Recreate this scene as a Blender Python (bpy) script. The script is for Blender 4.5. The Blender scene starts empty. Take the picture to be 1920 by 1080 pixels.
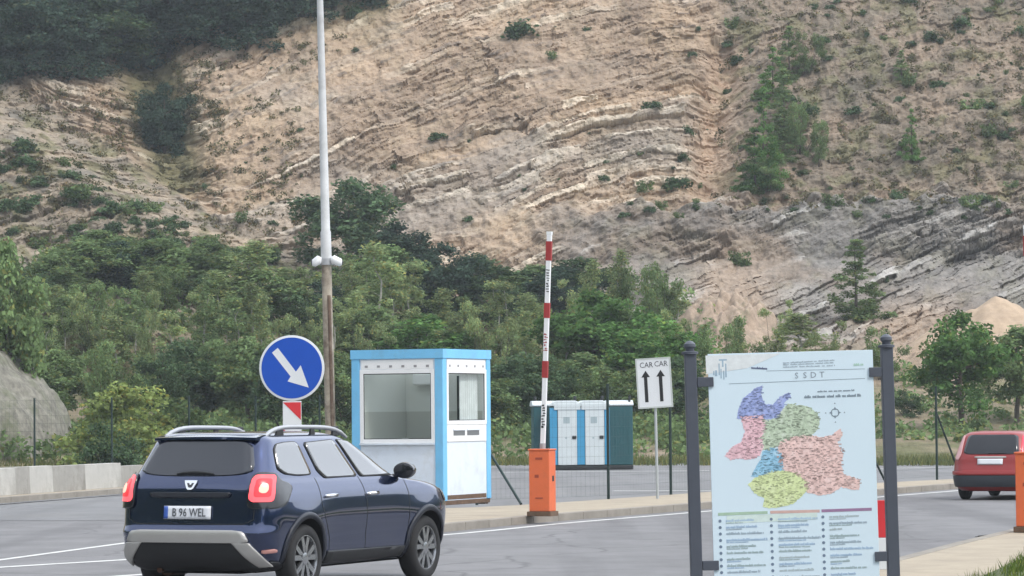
import bpy, bmesh, math, random
import numpy as np
from mathutils import Matrix, Vector

random.seed(7)
RAD = math.radians
scene = bpy.context.scene
COL = scene.collection

# ------------------------------------------------------------------ camera
CAM_H = 1.85
FOCAL = 6000.0                      # focal length in photo pixels (1920 wide)
PITCH = math.atan(232 / FOCAL)
ROLL = RAD(0.5)
RM = (Matrix.Rotation(RAD(90) + PITCH, 3, 'X') @ Matrix.Rotation(-ROLL, 3, 'Z'))
cam_d = bpy.data.cameras.new('camera')
cam_d.lens = FOCAL / 1920 * 36
cam_d.sensor_width = 36
cam_d.clip_start = 0.5
cam_d.clip_end = 6000
cam = bpy.data.objects.new('camera', cam_d)
cam.matrix_world = Matrix.Translation((0, 0, CAM_H)) @ RM.to_4x4()
COL.objects.link(cam)
scene.camera = cam

# ------------------------------------------------------------------ world, sun, exposure
SUN_EL, SUN_AZ = RAD(50), RAD(134)   # azimuth measured clockwise from +Y: behind the camera, to the right
w = bpy.data.worlds.new('World')
scene.world = w
w.use_nodes = True
nt = w.node_tree
nt.nodes.clear()
out = nt.nodes.new('ShaderNodeOutputWorld')
bg = nt.nodes.new('ShaderNodeBackground')
sky = nt.nodes.new('ShaderNodeTexSky')
sky.sky_type = 'NISHITA'
sky.sun_disc = False
sky.sun_elevation = SUN_EL
sky.sun_rotation = SUN_AZ
sky.altitude = 600
sky.air_density = 1.0
sky.dust_density = 4.0
sky.ozone_density = 1.0
# thin overcast: the blue sky veiled by a bright, nearly white cloud layer
tc = nt.nodes.new('ShaderNodeTexCoord')
ns = nt.nodes.new('ShaderNodeTexNoise')
ns.inputs['Scale'].default_value = 2.2
ns.inputs['Detail'].default_value = 5
rp = nt.nodes.new('ShaderNodeValToRGB')
rp.color_ramp.elements[0].position = 0.3
rp.color_ramp.elements[0].color = (0.55, 0.55, 0.55, 1)
rp.color_ramp.elements[1].position = 0.7
rp.color_ramp.elements[1].color = (0.9, 0.9, 0.9, 1)
mx = nt.nodes.new('ShaderNodeMixRGB')
mx.inputs[2].default_value = (10.2, 10.8, 11.6, 1)
nt.links.new(tc.outputs['Generated'], ns.inputs['Vector'])
nt.links.new(ns.outputs['Fac'], rp.inputs['Fac'])
# bright patch added to the veil, away from the sun, for car highlights
dt = nt.nodes.new('ShaderNodeVectorMath'); dt.operation = 'DOT_PRODUCT'
dt.inputs[1].default_value = (math.sin(RAD(62)) * math.cos(RAD(42)), math.cos(RAD(62)) * math.cos(RAD(42)), math.sin(RAD(42)))
nt.links.new(tc.outputs['Generated'], dt.inputs[0])
gl = nt.nodes.new('ShaderNodeMapRange'); gl.interpolation_type = 'SMOOTHSTEP'
gl.inputs['From Min'].default_value = 0.62; gl.inputs['From Max'].default_value = 1.0; gl.inputs['To Min'].default_value = 0.95; gl.inputs['To Max'].default_value = 2.1
nt.links.new(dt.outputs['Value'], gl.inputs['Value'])
gs_ = nt.nodes.new('ShaderNodeVectorMath'); gs_.operation = 'SCALE'; gs_.inputs[0].default_value = (10.2, 10.8, 11.6)
nt.links.new(gl.outputs[0], gs_.inputs['Scale']); nt.links.new(gs_.outputs[0], mx.inputs[2])
nt.links.new(rp.outputs['Color'], mx.inputs[0])
nt.links.new(sky.outputs[0], mx.inputs[1])
nt.links.new(mx.outputs[0], bg.inputs['Color'])
bg.inputs['Strength'].default_value = 0.12
nt.links.new(bg.outputs[0], out.inputs['Surface'])

sun_d = bpy.data.lights.new('sun', 'SUN')
sun_d.energy = 1.45
sun_d.angle = RAD(10)
sun_d.color = (1.0, 0.95, 0.88)
sun = bpy.data.objects.new('sun', sun_d)
sdir = Vector((math.sin(SUN_AZ) * math.cos(SUN_EL), math.cos(SUN_AZ) * math.cos(SUN_EL), math.sin(SUN_EL)))
sun.rotation_euler = sdir.to_track_quat('Z', 'Y').to_euler()
sun.location = sdir * 200
COL.objects.link(sun)
scene.view_settings.view_transform = 'Standard'
scene.view_settings.look = 'None'
scene.view_settings.gamma = 1
scene.view_settings.exposure = 0.40

# ------------------------------------------------------------------ helpers: measuring
def ray(px, py):
    return RM @ Vector(((px - 960) / FOCAL, -(py - 540) / FOCAL, -1))
def gp(px, py, z=0.0):
    d = ray(px, py); t = (z - CAM_H) / d.z
    return Vector((d.x * t, d.y * t, z))
def at(px, py, Y):
    d = ray(px, py); t = Y / d.y
    return Vector((d.x * t, Y, CAM_H + d.z * t))
RMI = RM.transposed()
def proj(p):
    q = RMI @ (Vector(p) - Vector((0, 0, CAM_H)))
    return 960 + FOCAL * q.x / -q.z, 540 - FOCAL * q.y / -q.z

# ------------------------------------------------------------------ helpers: noise in numpy
def hash2(ix, iy, seed):
    n = (ix.astype(np.int64) * 374761393 + iy.astype(np.int64) * 668265263 + seed * 974634541) & 0xffffffff
    n = ((n ^ (n >> 13)) * 1274126177) & 0xffffffff
    n = n ^ (n >> 16)
    return (n & 0xffff) / 65535.0
def vn(x, y, seed=0):
    ix = np.floor(x); iy = np.floor(y)
    fx = x - ix; fy = y - iy
    fx = fx * fx * fx * (fx * (fx * 6 - 15) + 10); fy = fy * fy * fy * (fy * (fy * 6 - 15) + 10)
    a = hash2(ix, iy, seed); b = hash2(ix + 1, iy, seed); c = hash2(ix, iy + 1, seed); d = hash2(ix + 1, iy + 1, seed)
    return (a + (b - a) * fx) * (1 - fy) + (c + (d - c) * fx) * fy
def fbm(x, y, seed=0, o=4):
    s = 0; amp = 0.5; f = 1.0
    for i in range(o):
        s = s + amp * (vn(x * f + 13.7 * i, y * f - 7.1 * i, seed + i) - 0.5); amp *= 0.5; f *= 2.03
    return s
def sst(a, b, x):
    t = np.clip((x - a) / (b - a), 0, 1)
    return t * t * (3 - 2 * t)

# ------------------------------------------------------------------ helpers: mesh building
class MB:
    def __init__(s):
        s.v = []; s.f = []; s.m = []
    def add(s, vs, fs, m=0):
        o = len(s.v)
        s.v += [tuple(p) for p in vs]
        s.f += [tuple(i + o for i in f) for f in fs]
        s.m += [m] * len(fs)
        return s
    def box(s, c, size, rz=0, m=0, top=1.0, M=None):
        hx, hy, hz = size[0] / 2, size[1] / 2, size[2] / 2
        vs = [(sx * hx * k, sy * hy * k, sz * hz) for sz, k in ((-1, 1), (1, top)) for sx, sy in ((-1, -1), (1, -1), (1, 1), (-1, 1))]
        R = M if M is not None else Matrix.Rotation(rz, 3, 'Z')
        vs = [R @ Vector(p) + Vector(c) for p in vs]
        return s.add(vs, [(3, 2, 1, 0), (4, 5, 6, 7), (0, 1, 5, 4), (1, 2, 6, 5), (2, 3, 7, 6), (3, 0, 4, 7)], m)
    def tube(s, pts, rs, n=12, m=0, cap=True):
        pts = [Vector(p) for p in pts]
        if not hasattr(rs, '__len__'): rs = [rs] * len(pts)
        vs = []; fs = []
        up = None
        for i, p in enumerate(pts):
            d = (pts[min(i + 1, len(pts) - 1)] - pts[max(i - 1, 0)]).normalized()
            if up is None:
                up = Vector((0, 0, 1)) if abs(d.z) < 0.9 else Vector((1, 0, 0))
            a = d.cross(up).normalized(); b = a.cross(d).normalized(); up = b
            for k in range(n):
                t = 2 * math.pi * k / n
                vs.append(p + (a * math.cos(t) + b * math.sin(t)) * rs[i])
        for i in range(len(pts) - 1):
            for k in range(n):
                k2 = (k + 1) % n
                fs.append((i * n + k, (i + 1) * n + k, (i + 1) * n + k2, i * n + k2))
        if cap:
            fs.append(tuple(range(n))); fs.append(tuple(reversed([(len(pts) - 1) * n + k for k in range(n)])))
        return s.add(vs, fs, m)
    def lathe(s, prof, M=None, n=32, m=0):
        """profile of (radius, height) turned about local z"""
        M = M or Matrix.Identity(4)
        vs = []; fs = []
        for r, h in prof:
            for k in range(n):
                t = 2 * math.pi * k / n
                vs.append(M @ Vector((r * math.cos(t), r * math.sin(t), h)))
        for i in range(len(prof) - 1):
            for k in range(n):
                k2 = (k + 1) % n
                fs.append((i * n + k, i * n + k2, (i + 1) * n + k2, (i + 1) * n + k))
        return s.add(vs, fs, m)
    def prism(s, poly, z0, z1, M=None, m=0):
        """polygon in local xy extruded along local z"""
        M = M or Matrix.Identity(4)
        n = len(poly)
        ar = sum(poly[i][0] * poly[(i + 1) % n][1] - poly[(i + 1) % n][0] * poly[i][1] for i in range(n))
        if ar < 0: poly = list(reversed(poly))
        vs = [M @ Vector((p[0], p[1], z)) for z in (z0, z1) for p in poly]
        fs = [tuple(reversed(range(n))), tuple(range(n, 2 * n))]
        for i in range(n):
            j = (i + 1) % n
            fs.append((i, j, n + j, n + i))
        return s.add(vs, fs, m)
    def build(s, name, mats, parent=None, smooth=None, bevel=0, loc=None):
        me = bpy.data.meshes.new(name)
        me.from_pydata(s.v, [], s.f)
        if not isinstance(mats, (list, tuple)): mats = [mats]
        for m in mats: me.materials.append(m)
        if len(mats) > 1: me.polygons.foreach_set('material_index', s.m)
        return link(name, me, parent, smooth, bevel, loc)

def link(name, me, parent=None, smooth=None, bevel=0, loc=None):
    if smooth is not None:
        me.polygons.foreach_set('use_smooth', [True] * len(me.polygons))
        if smooth < 180: me.set_sharp_from_angle(angle=RAD(smooth))
    me.update()
    o = bpy.data.objects.new(name, me)
    COL.objects.link(o)
    if parent: o.parent = parent
    if loc is not None: o.location = loc
    if bevel:
        b = o.modifiers.new('bevel', 'BEVEL'); b.width = bevel; b.segments = 2; b.limit_method = 'ANGLE'; b.angle_limit = RAD(40)
    return o
def np_mesh(name, verts, quads, mat):
    """mesh from numpy arrays (verts n x 3, faces n x 3 or n x 4)"""
    me = bpy.data.meshes.new(name)
    k = quads.shape[1]
    me.vertices.add(len(verts)); me.vertices.foreach_set('co', verts.astype(np.float32).ravel())
    me.loops.add(quads.size); me.loops.foreach_set('vertex_index', quads.astype(np.int32).ravel())
    me.polygons.add(len(quads))
    me.polygons.foreach_set('loop_start', np.arange(0, quads.size, k, dtype=np.int32))
    me.update(calc_edges=True)
    if mat: me.materials.append(mat)
    return me
def tag(o, label=None, cat=None, group=None, kind=None):
    if label: o['label'] = label
    if cat: o['category'] = cat
    if group: o['group'] = group
    if kind: o['kind'] = kind
    return o
def empty(name, loc=(0, 0, 0), rz=0, label=None, cat=None, group=None, rot=None):
    o = bpy.data.objects.new(name, None)
    o.empty_display_size = 0.3
    COL.objects.link(o)
    o.location = loc
    o.rotation_euler = rot if rot else (0, 0, rz)
    return tag(o, label, cat, group)
def copy_tree(o, parent=None):
    c = o.copy(); COL.objects.link(c)
    if parent: c.parent = parent
    for ch in list(o.children): copy_tree(ch, c)
    return c
def text_mesh(name, body, size, mat, parent, M, extrude=0.001, align='CENTER', xs=1.0):
    cu = bpy.data.curves.new(name, 'FONT')
    cu.body = body; cu.size = size; cu.extrude = extrude; cu.align_x = align; cu.align_y = 'CENTER'; cu.resolution_u = 2
    t = bpy.data.objects.new(name, cu); COL.objects.link(t)
    dg = bpy.context.evaluated_depsgraph_get()
    me = bpy.data.meshes.new_from_object(t.evaluated_get(dg))
    bpy.data.objects.remove(t)
    me.transform(M @ Matrix.Diagonal((xs, 1, 1, 1)))
    me.materials.clear(); me.materials.append(mat)
    return link(name, me, parent)

# ------------------------------------------------------------------ helpers: materials
def mat(name, col, rough=0.6, metal=0.0, var=0.0, vscale=3.0, bump=0.0, bscale=30.0, coat=0.0, ior=1.5, stain=None, stain_amt=0.5, sscale=2.0, spot=None):
    m = bpy.data.materials.new(name); m.use_nodes = True
    n = m.node_tree; b = n.nodes['Principled BSDF']
    b.inputs['Base Color'].default_value = (*col, 1)
    b.inputs['Roughness'].default_value = rough
    b.inputs['Metallic'].default_value = metal
    b.inputs['IOR'].default_value = ior
    if coat: b.inputs['Coat Weight'].default_value = coat; b.inputs['Coat Roughness'].default_value = 0.03
    t = n.nodes.new('ShaderNodeTexCoord')
    last = None
    if var:
        z = n.nodes.new('ShaderNodeTexNoise'); z.inputs['Scale'].default_value = vscale; z.inputs['Detail'].default_value = 6; z.inputs['Roughness'].default_value = 0.65
        n.links.new(t.outputs['Object'], z.inputs['Vector'])
        r = n.nodes.new('ShaderNodeMapRange'); r.inputs['From Min'].default_value = 0.25; r.inputs['From Max'].default_value = 0.75
        r.inputs['To Min'].default_value = 1 - var; r.inputs['To Max'].default_value = 1 + var
        n.links.new(z.outputs['Fac'], r.inputs['Value'])
        h = n.nodes.new('ShaderNodeVectorMath'); h.operation = 'SCALE'; h.inputs[0].default_value = col
        n.links.new(r.outputs[0], h.inputs['Scale'])
        last = h.outputs[0]
    if stain:
        z2 = n.nodes.new('ShaderNodeTexNoise'); z2.inputs['Scale'].default_value = sscale; z2.inputs['Detail'].default_value = 8; z2.inputs['Roughness'].default_value = 0.7
        n.links.new(t.outputs['Object'], z2.inputs['Vector'])
        r2 = n.nodes.new('ShaderNodeMapRange'); r2.inputs['From Min'].default_value = 0.5; r2.inputs['From Max'].default_value = 0.72
        r2.inputs['To Max'].default_value = stain_amt
        n.links.new(z2.outputs['Fac'], r2.inputs['Value'])
        x = n.nodes.new('ShaderNodeMixRGB'); x.inputs[1].default_value = (*col, 1); x.inputs[2].default_value = (*stain, 1)
        n.links.new(r2.outputs[0], x.inputs[0])
        if last: n.links.new(last, x.inputs[1])
        last = x.outputs[0]
    if last: n.links.new(last, b.inputs['Base Color'])
    if bump:
        z3 = n.nodes.new('ShaderNodeTexNoise'); z3.inputs['Scale'].default_value = bscale; z3.inputs['Detail'].default_value = 5
        n.links.new(t.outputs['Object'], z3.inputs['Vector'])
        bp = n.nodes.new('ShaderNodeBump'); bp.inputs['Strength'].default_value = bump; bp.inputs['Distance'].default_value = 0.02
        n.links.new(z3.outputs['Fac'], bp.inputs['Height'])
        n.links.new(bp.outputs[0], b.inputs['Normal'])
    return m
def emit(name, col, strength, base=(0.3, 0.02, 0.02)):
    m = mat(name, base, 0.2)
    b = m.node_tree.nodes['Principled BSDF']
    b.inputs['Emission Color'].default_value = (*col, 1); b.inputs['Emission Strength'].default_value = strength
    return m
def glass(name, tint=(0.8, 0.85, 0.85), ior=1.5):
    m = bpy.data.materials.new(name); m.use_nodes = True
    n = m.node_tree; n.nodes.clear()
    o = n.nodes.new('ShaderNodeOutputMaterial'); t = n.nodes.new('ShaderNodeBsdfTransparent'); t.inputs[0].default_value = (*tint, 1)
    g = n.nodes.new('ShaderNodeBsdfGlossy'); g.inputs['Roughness'].default_value = 0.02
    f = n.nodes.new('ShaderNodeFresnel'); f.inputs[0].default_value = ior
    ge = n.nodes.new('ShaderNodeNewGeometry'); mb_ = n.nodes.new('ShaderNodeMath'); mb_.operation = 'SUBTRACT'; mb_.inputs[0].default_value = 1; n.links.new(ge.outputs['Backfacing'], mb_.inputs[1])
    mm = n.nodes.new('ShaderNodeMath'); mm.operation = 'MULTIPLY'; n.links.new(f.outputs[0], mm.inputs[0]); n.links.new(mb_.outputs[0], mm.inputs[1])
    x = n.nodes.new('ShaderNodeMixShader')
    n.links.new(mm.outputs[0], x.inputs[0]); n.links.new(t.outputs[0], x.inputs[1]); n.links.new(g.outputs[0], x.inputs[2])
    n.links.new(x.outputs[0], o.inputs[0])
    return m
def leafmat(name, col, trans=0.3, var=0.35, hue=(0.0, 0.0, 0.0)):
    m = bpy.data.materials.new(name); m.use_nodes = True
    n = m.node_tree; n.nodes.clear()
    o = n.nodes.new('ShaderNodeOutputMaterial')
    at_ = n.nodes.new('ShaderNodeAttribute'); at_.attribute_name = 'tint'
    oi = n.nodes.new('ShaderNodeObjectInfo')
    r = n.nodes.new('ShaderNodeMapRange'); r.inputs['To Min'].default_value = 0.78; r.inputs['To Max'].default_value = 1.25
    n.links.new(oi.outputs['Random'], r.inputs['Value'])
    mu = n.nodes.new('ShaderNodeMixRGB'); mu.blend_type = 'MULTIPLY'; mu.inputs[0].default_value = 1; mu.inputs[1].default_value = (*col, 1)
    n.links.new(at_.outputs['Color'], mu.inputs[2])
    sc = n.nodes.new('ShaderNodeVectorMath'); sc.operation = 'SCALE'
    n.links.new(mu.outputs[0], sc.inputs[0]); n.links.new(r.outputs[0], sc.inputs['Scale'])
    d = n.nodes.new('ShaderNodeBsdfDiffuse'); t = n.nodes.new('ShaderNodeBsdfTranslucent')
    n.links.new(sc.outputs[0], d.inputs[0]); n.links.new(sc.outputs[0], t.inputs[0])
    x = n.nodes.new('ShaderNodeMixShader'); x.inputs[0].default_value = trans
    n.links.new(d.outputs[0], x.inputs[1]); n.links.new(t.outputs[0], x.inputs[2]); n.links.new(x.outputs[0], o.inputs[0])
    return m
# ================================================================== SETTING
M_ASPH = mat('asphalt', (0.182, 0.179, 0.183), 0.85, var=0.22, vscale=0.9, bump=0.35, bscale=60, stain=(0.11, 0.108, 0.112), stain_amt=0.5, sscale=0.35)
M_LOT = mat('lot_asphalt', (0.185, 0.185, 0.19), 0.85, var=0.2, vscale=0.6, bump=0.3, bscale=40, stain=(0.2, 0.19, 0.17), stain_amt=0.5, sscale=0.3)
M_PAVE = mat('pavement_concrete', (0.36, 0.305, 0.23), 0.9, var=0.16, vscale=1.5, bump=0.35, bscale=35, stain=(0.22, 0.19, 0.155), stain_amt=0.55, sscale=0.9)
M_KERB = mat('kerb_stone', (0.27, 0.245, 0.21), 0.9, var=0.2, vscale=2.0, bump=0.4, bscale=40, stain=(0.15, 0.135, 0.115), stain_amt=0.5, sscale=1.3)
M_PAINT = mat('road_paint', (0.62, 0.62, 0.60), 0.7, var=0.12, vscale=3.0, stain=(0.2, 0.2, 0.2), stain_amt=0.75, sscale=2.4)
M_SOIL = mat('verge_soil', (0.14, 0.135, 0.07), 0.95, var=0.3, vscale=0.5, bump=0.6, bscale=8, stain=(0.24, 0.2, 0.14), stain_amt=0.7, sscale=0.2)

def road_wear(m, dark, cs):
    """fine cracks and soft dark wheel tracks in the asphalt"""
    n = m.node_tree; b = n.nodes['Principled BSDF']; src = b.inputs['Base Color'].links[0].from_socket
    t = n.nodes.new('ShaderNodeTexCoord')
    wz = n.nodes.new('ShaderNodeTexNoise'); wz.inputs['Scale'].default_value = .7; n.links.new(t.outputs['Object'], wz.inputs['Vector'])
    ad = n.nodes.new('ShaderNodeVectorMath'); ad.operation = 'ADD'; n.links.new(t.outputs['Object'], ad.inputs[0]); n.links.new(wz.outputs['Color'], ad.inputs[1])
    v = n.nodes.new('ShaderNodeTexVoronoi'); v.feature = 'DISTANCE_TO_EDGE'; v.inputs['Scale'].default_value = cs; n.links.new(ad.outputs[0], v.inputs['Vector'])
    r = n.nodes.new('ShaderNodeMapRange'); r.inputs['From Max'].default_value = .015; r.inputs['To Min'].default_value = .75; r.inputs['To Max'].default_value = 0; n.links.new(v.outputs['Distance'], r.inputs['Value'])
    mp = n.nodes.new('ShaderNodeMapping'); mp.inputs['Rotation'].default_value = (0, 0, RAD(25)); mp.inputs['Scale'].default_value = (1, .05, 1); n.links.new(t.outputs['Object'], mp.inputs['Vector'])
    z = n.nodes.new('ShaderNodeTexNoise'); z.inputs['Scale'].default_value = .9; z.inputs['Detail'].default_value = 4; n.links.new(mp.outputs[0], z.inputs['Vector'])
    r2 = n.nodes.new('ShaderNodeMapRange'); r2.inputs['From Min'].default_value = .45; r2.inputs['From Max'].default_value = .65; r2.inputs['To Max'].default_value = .5; n.links.new(z.outputs['Fac'], r2.inputs['Value'])
    mx_ = n.nodes.new('ShaderNodeMath'); mx_.operation = 'MAXIMUM'; n.links.new(r.outputs[0], mx_.inputs[0]); n.links.new(r2.outputs[0], mx_.inputs[1])
    x = n.nodes.new('ShaderNodeMixRGB'); x.inputs[2].default_value = (*dark, 1); n.links.new(mx_.outputs[0], x.inputs[0]); n.links.new(src, x.inputs[1]); n.links.new(x.outputs[0], b.inputs['Base Color'])
road_wear(M_ASPH, (.095, .093, .097), .28); road_wear(M_LOT, (.12, .12, .122), .35)
def flat(name, pts, z, m, kind='structure'):
    b = MB(); b.add([(p[0], p[1], z) for p in pts], [tuple(range(len(pts)))])
    o = b.build(name, m); tag(o, kind=kind)
    if o.data.polygons[0].normal.z < 0: o.data.flip_normals()
    return o
def sheet(name, x0, x1, y0, y1, z, m):
    return flat(name, [(x0, y0), (x1, y0), (x1, y1), (x0, y1)], z, m)

sheet('ground', -520, 520, -300, 760, -0.03, M_SOIL)
# carriageway in front, running up to the right
sheet('road', -160, 160, -40, 112, 0.0, M_ASPH)

def offset_line(pts, d):
    """shift a ground polyline sideways by d (to its left when walking along it)"""
    res = []
    for i, p in enumerate(pts):
        a = pts[max(i - 1, 0)]; b = pts[min(i + 1, len(pts) - 1)]
        t = Vector((b[0] - a[0], b[1] - a[1])).normalized()
        res.append((p[0] - t.y * d, p[1] + t.x * d))
    return res
def resample(pts, n):
    pts = [Vector((p[0], p[1])) for p in pts]
    L = [0]
    for i in range(1, len(pts)): L.append(L[-1] + (pts[i] - pts[i - 1]).length)
    o = []
    for k in range(n):
        s = L[-1] * k / (n - 1); i = 0
        while i < len(L) - 2 and L[i + 1] < s: i += 1
        t = (s - L[i]) / (L[i + 1] - L[i]); p = pts[i].lerp(pts[i + 1], t); o.append((p.x, p.y))
    return o
def ribbon(name, pts, d0, d1, z, m, n=60):
    pts = resample(pts, n)
    a = offset_line(pts, d0); b = offset_line(pts, d1)
    mb = MB()
    mb.add([(p[0], p[1], z) for p in a + b], [(i, i + 1, n + i + 1, n + i) for i in range(n - 1)])
    o = mb.build(name, m); tag(o, kind='structure')
    if o.data.polygons[0].normal.z < 0: o.data.flip_normals()
    return o
def slab(name, front, back, h, m, z0=0.0):
    """raised platform between two polylines"""
    n = 50
    f = resample(front, n); b = resample(back, n)
    mb = MB()
    vs = [(p[0], p[1], h) for p in f] + [(p[0], p[1], h) for p in b] + [(p[0], p[1], z0 - 0.02) for p in f] + [(p[0], p[1], z0 - 0.02) for p in b]
    fs = []
    for i in range(n - 1):
        fs += [(i, i + 1, n + i + 1, n + i), (2 * n + i, 2 * n + i + 1, i + 1, i), (n + i, n + i + 1, 3 * n + i + 1, 3 * n + i)]
    fs += [(0, n, 3 * n, 2 * n), (n - 1, 3 * n - 1, 4 * n - 1, 2 * n - 1)]
    mb.add(vs, fs); o = mb.build(name, m); tag(o, kind='structure')
    bm = bmesh.new(); bm.from_mesh(o.data); bmesh.ops.recalc_face_normals(bm, faces=bm.faces); bm.to_mesh(o.data); bm.free()
    return o
def kerb(name, line, wd, h, m):
    """row of kerb stones along a line, their joints as real gaps"""
    L = resample(line, 400); tot = sum((Vector(L[i]) - Vector(L[i - 1])).length for i in range(1, 400))
    k = int(tot / 1.0) + 1
    P = resample(line, k + 1)
    mb = MB()
    for i in range(k):
        a = Vector(P[i]); b = Vector(P[i + 1]); t = (b - a); ln = t.length; c = (a + b) / 2; ang = math.atan2(t.y, t.x)
        nrm = Vector((-t.y, t.x)).normalized() * (wd / 2)
        mb.box((c.x + nrm.x, c.y + nrm.y, h / 2 - 0.02), (ln - 0.012, wd, h + 0.04), ang)
    return tag(mb.build(name, m, bevel=0.012), kind='structure')

RD = Vector((math.sin(RAD(25)), math.cos(RAD(25)), 0))       # the way the road runs
# traffic island with booth and barrier: near kerb line, from lower left to right
ISL = [tuple(gp(px, py)[:2]) for px, py in ((420, 1035), (640, 1013), (830, 998), (1000, 981), (1160, 968), (1330, 954), (1690, 925), (1790, 917), (1960, 905))]
ISL_end = (ISL[-1][0] + 22, ISL[-1][1] + 36)
ISL.append(ISL_end)
BACK = [tuple(gp(px, py, 0.12)[:2]) for px, py in ((420, 962), (640, 958), (928, 950), (1139, 936), (1252, 928), (1330, 922), (1690, 903), (1790, 898), (1960, 890))]
BACK.append((ISL_end[0] - 8, ISL_end[1] + 14))
ISL_in = offset_line(ISL, 0.16)
slab('pavement', ISL_in, BACK, 0.12, M_PAVE)
kerb('kerb', ISL, 0.155, 0.13, M_KERB)
ribbon('road_marking', ISL[1:], -0.62, -0.46, 0.004, M_PAINT)

# parking lot behind the island
LOTF = BACK
far = [tuple(gp(px, py)[:2]) for px, py in ((-500, 874), (200, 878), (640, 880), (930, 879), (1300, 877), (1700, 878), (2300, 868))]
n = 60
f_ = resample([(BACK[0][0] - 60, BACK[0][1] + 8)] + BACK, n); b_ = resample(far + [(70, 130)], n)
mb = MB(); mb.add([(p[0], p[1], 0.004) for p in f_ + b_], [(i, i + 1, n + i + 1, n + i) for i in range(n - 1)])
tag(mb.build('parking_lot', M_LOT), kind='structure')
for (a, b, wd) in (((1150, 921), (1420, 921), 0.3), ((935, 886), (1330, 883), 0.35), ((1640, 879), (1790, 876), 0.3)):
    P = gp(*a); Q = gp(*b); ribbon('lot_marking', [P[:2], Q[:2]], -wd / 2, wd / 2, 0.009, M_PAINT, 8)

# left: far kerb, edge line and lane lines
LK = [tuple(gp(px, py)[:2]) for px, py in ((-700, 1000), (-300, 968), (0, 944), (240, 925), (420, 912), (620, 902))]
slab('footway', offset_line(LK, 0.16), offset_line(LK, 1.1), 0.12, M_PAVE)
kerb('kerb', LK, 0.155, 0.13, M_KERB)
ribbon('road_marking', LK, -0.5, -0.32, 0.004, M_PAINT)
def stripe(a, b, wd):
    ribbon('road_marking', [gp(*a)[:2], gp(*b)[:2]], -wd / 2, wd / 2, 0.004, M_PAINT, 12)
stripe((-500, 1118), (260, 1015), 0.13)
stripe((-500, 1094), (300, 1046), 0.20)
stripe((60, 1092), (520, 1060), 0.20)

# right foreground: pavement and grass
RK = [tuple(gp(px, py)[:2]) for px, py in ((1250, 1200), (1500, 1115), (1690, 1064), (1790, 1036), (1920, 1003), (2100, 970), (2400, 935))]
RB = [(p[0] + 9, p[1] - 14) for p in RK]
RK_r = list(reversed(RK))
slab('pavement', offset_line(RK, -0.16), RB, 0.12, M_PAVE)
kerb('kerb', offset_line(RK, -0.155), 0.155, 0.13, M_KERB)
# turf: soil sheet and grass blades (stuff)
GR = [gp(px, py, 0.12) for px, py in ((1790, 1105), (1850, 1078), (1925, 1044), (2060, 1002), (2300, 960), (2700, 1060), (2300, 1400), (1700, 1240))]
flat('turf_soil', [(p.x, p.y) for p in GR], 0.128, mat('turf_soil', (0.07, 0.085, 0.03), 0.95, var=0.3, vscale=3))
def in_poly(x, y, poly):
    c = False; j = len(poly) - 1
    for i in range(len(poly)):
        if (poly[i][1] > y) != (poly[j][1] > y) and x < (poly[j][0] - poly[i][0]) * (y - poly[i][1]) / (poly[j][1] - poly[i][1]) + poly[i][0]: c = not c
        j = i
    return c
def blades(name, poly, n, hmin, hmax, m, z, label, wd=0.006, seed=1):
    rng = np.random.default_rng(seed)
    xs = [p[0] for p in poly]; ys = [p[1] for p in poly]
    P = []
    while len(P) < n:
        c = rng.uniform((min(xs), min(ys)), (max(xs), max(ys)), (4000, 2))
        P += [q for q in c if in_poly(q[0], q[1], poly)]
    P = np.array(P[:n])
    keep = rng.random(n) < np.clip(0.55 + 2.2 * fbm(P[:, 0] * 1.6, P[:, 1] * 1.6, 5), 0.15, 1)
    P = P[keep]; n = len(P)
    h = rng.uniform(hmin, hmax, n) * (0.8 + 0.9 * (fbm(P[:, 0] * .8, P[:, 1] * .8, 9) + .5))
    a = rng.uniform(0, 2 * np.pi, n); l = rng.uniform(0.1, 0.7, n) * h; b = rng.uniform(0, 2 * np.pi, n)
    V = np.zeros((n, 3, 3))
    V[:, 0] = np.stack([P[:, 0] + np.cos(a) * wd, P[:, 1] + np.sin(a) * wd, np.full(n, z)], 1)
    V[:, 1] = np.stack([P[:, 0] - np.cos(a) * wd, P[:, 1] - np.sin(a) * wd, np.full(n, z)], 1)
    V[:, 2] = np.stack([P[:, 0] + np.cos(b) * l, P[:, 1] + np.sin(b) * l, z + h], 1)
    me = np_mesh(name, V.reshape(-1, 3), np.arange(3 * n).reshape(n, 3), m)
    tint = rng.uniform(0.6, 1.45, (n, 1)) * np.array([[1, 1, 1]]) * (1 + (rng.random((n, 1)) < .2) * np.array([[.7, .3, .1]]))
    col = np.ones((n, 3, 4)); col[:, :, :3] = tint[:, None, :]
    ca = me.color_attributes.new('tint', 'FLOAT_COLOR', 'POINT'); ca.data.foreach_set('color', col.astype(np.float32).ravel())
    o = bpy.data.objects.new(name, me); COL.objects.link(o)
    return tag(o, label, 'grass', kind='stuff')
M_GRASS = leafmat('grass_blades', (0.085, 0.13, 0.032), 0.35)
blades('grass', [(p.x, p.y) for p in GR], 60000, 0.04, 0.11, M_GRASS, 0.125, 'short green grass on the verge in the lower corner', 0.007)

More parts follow.
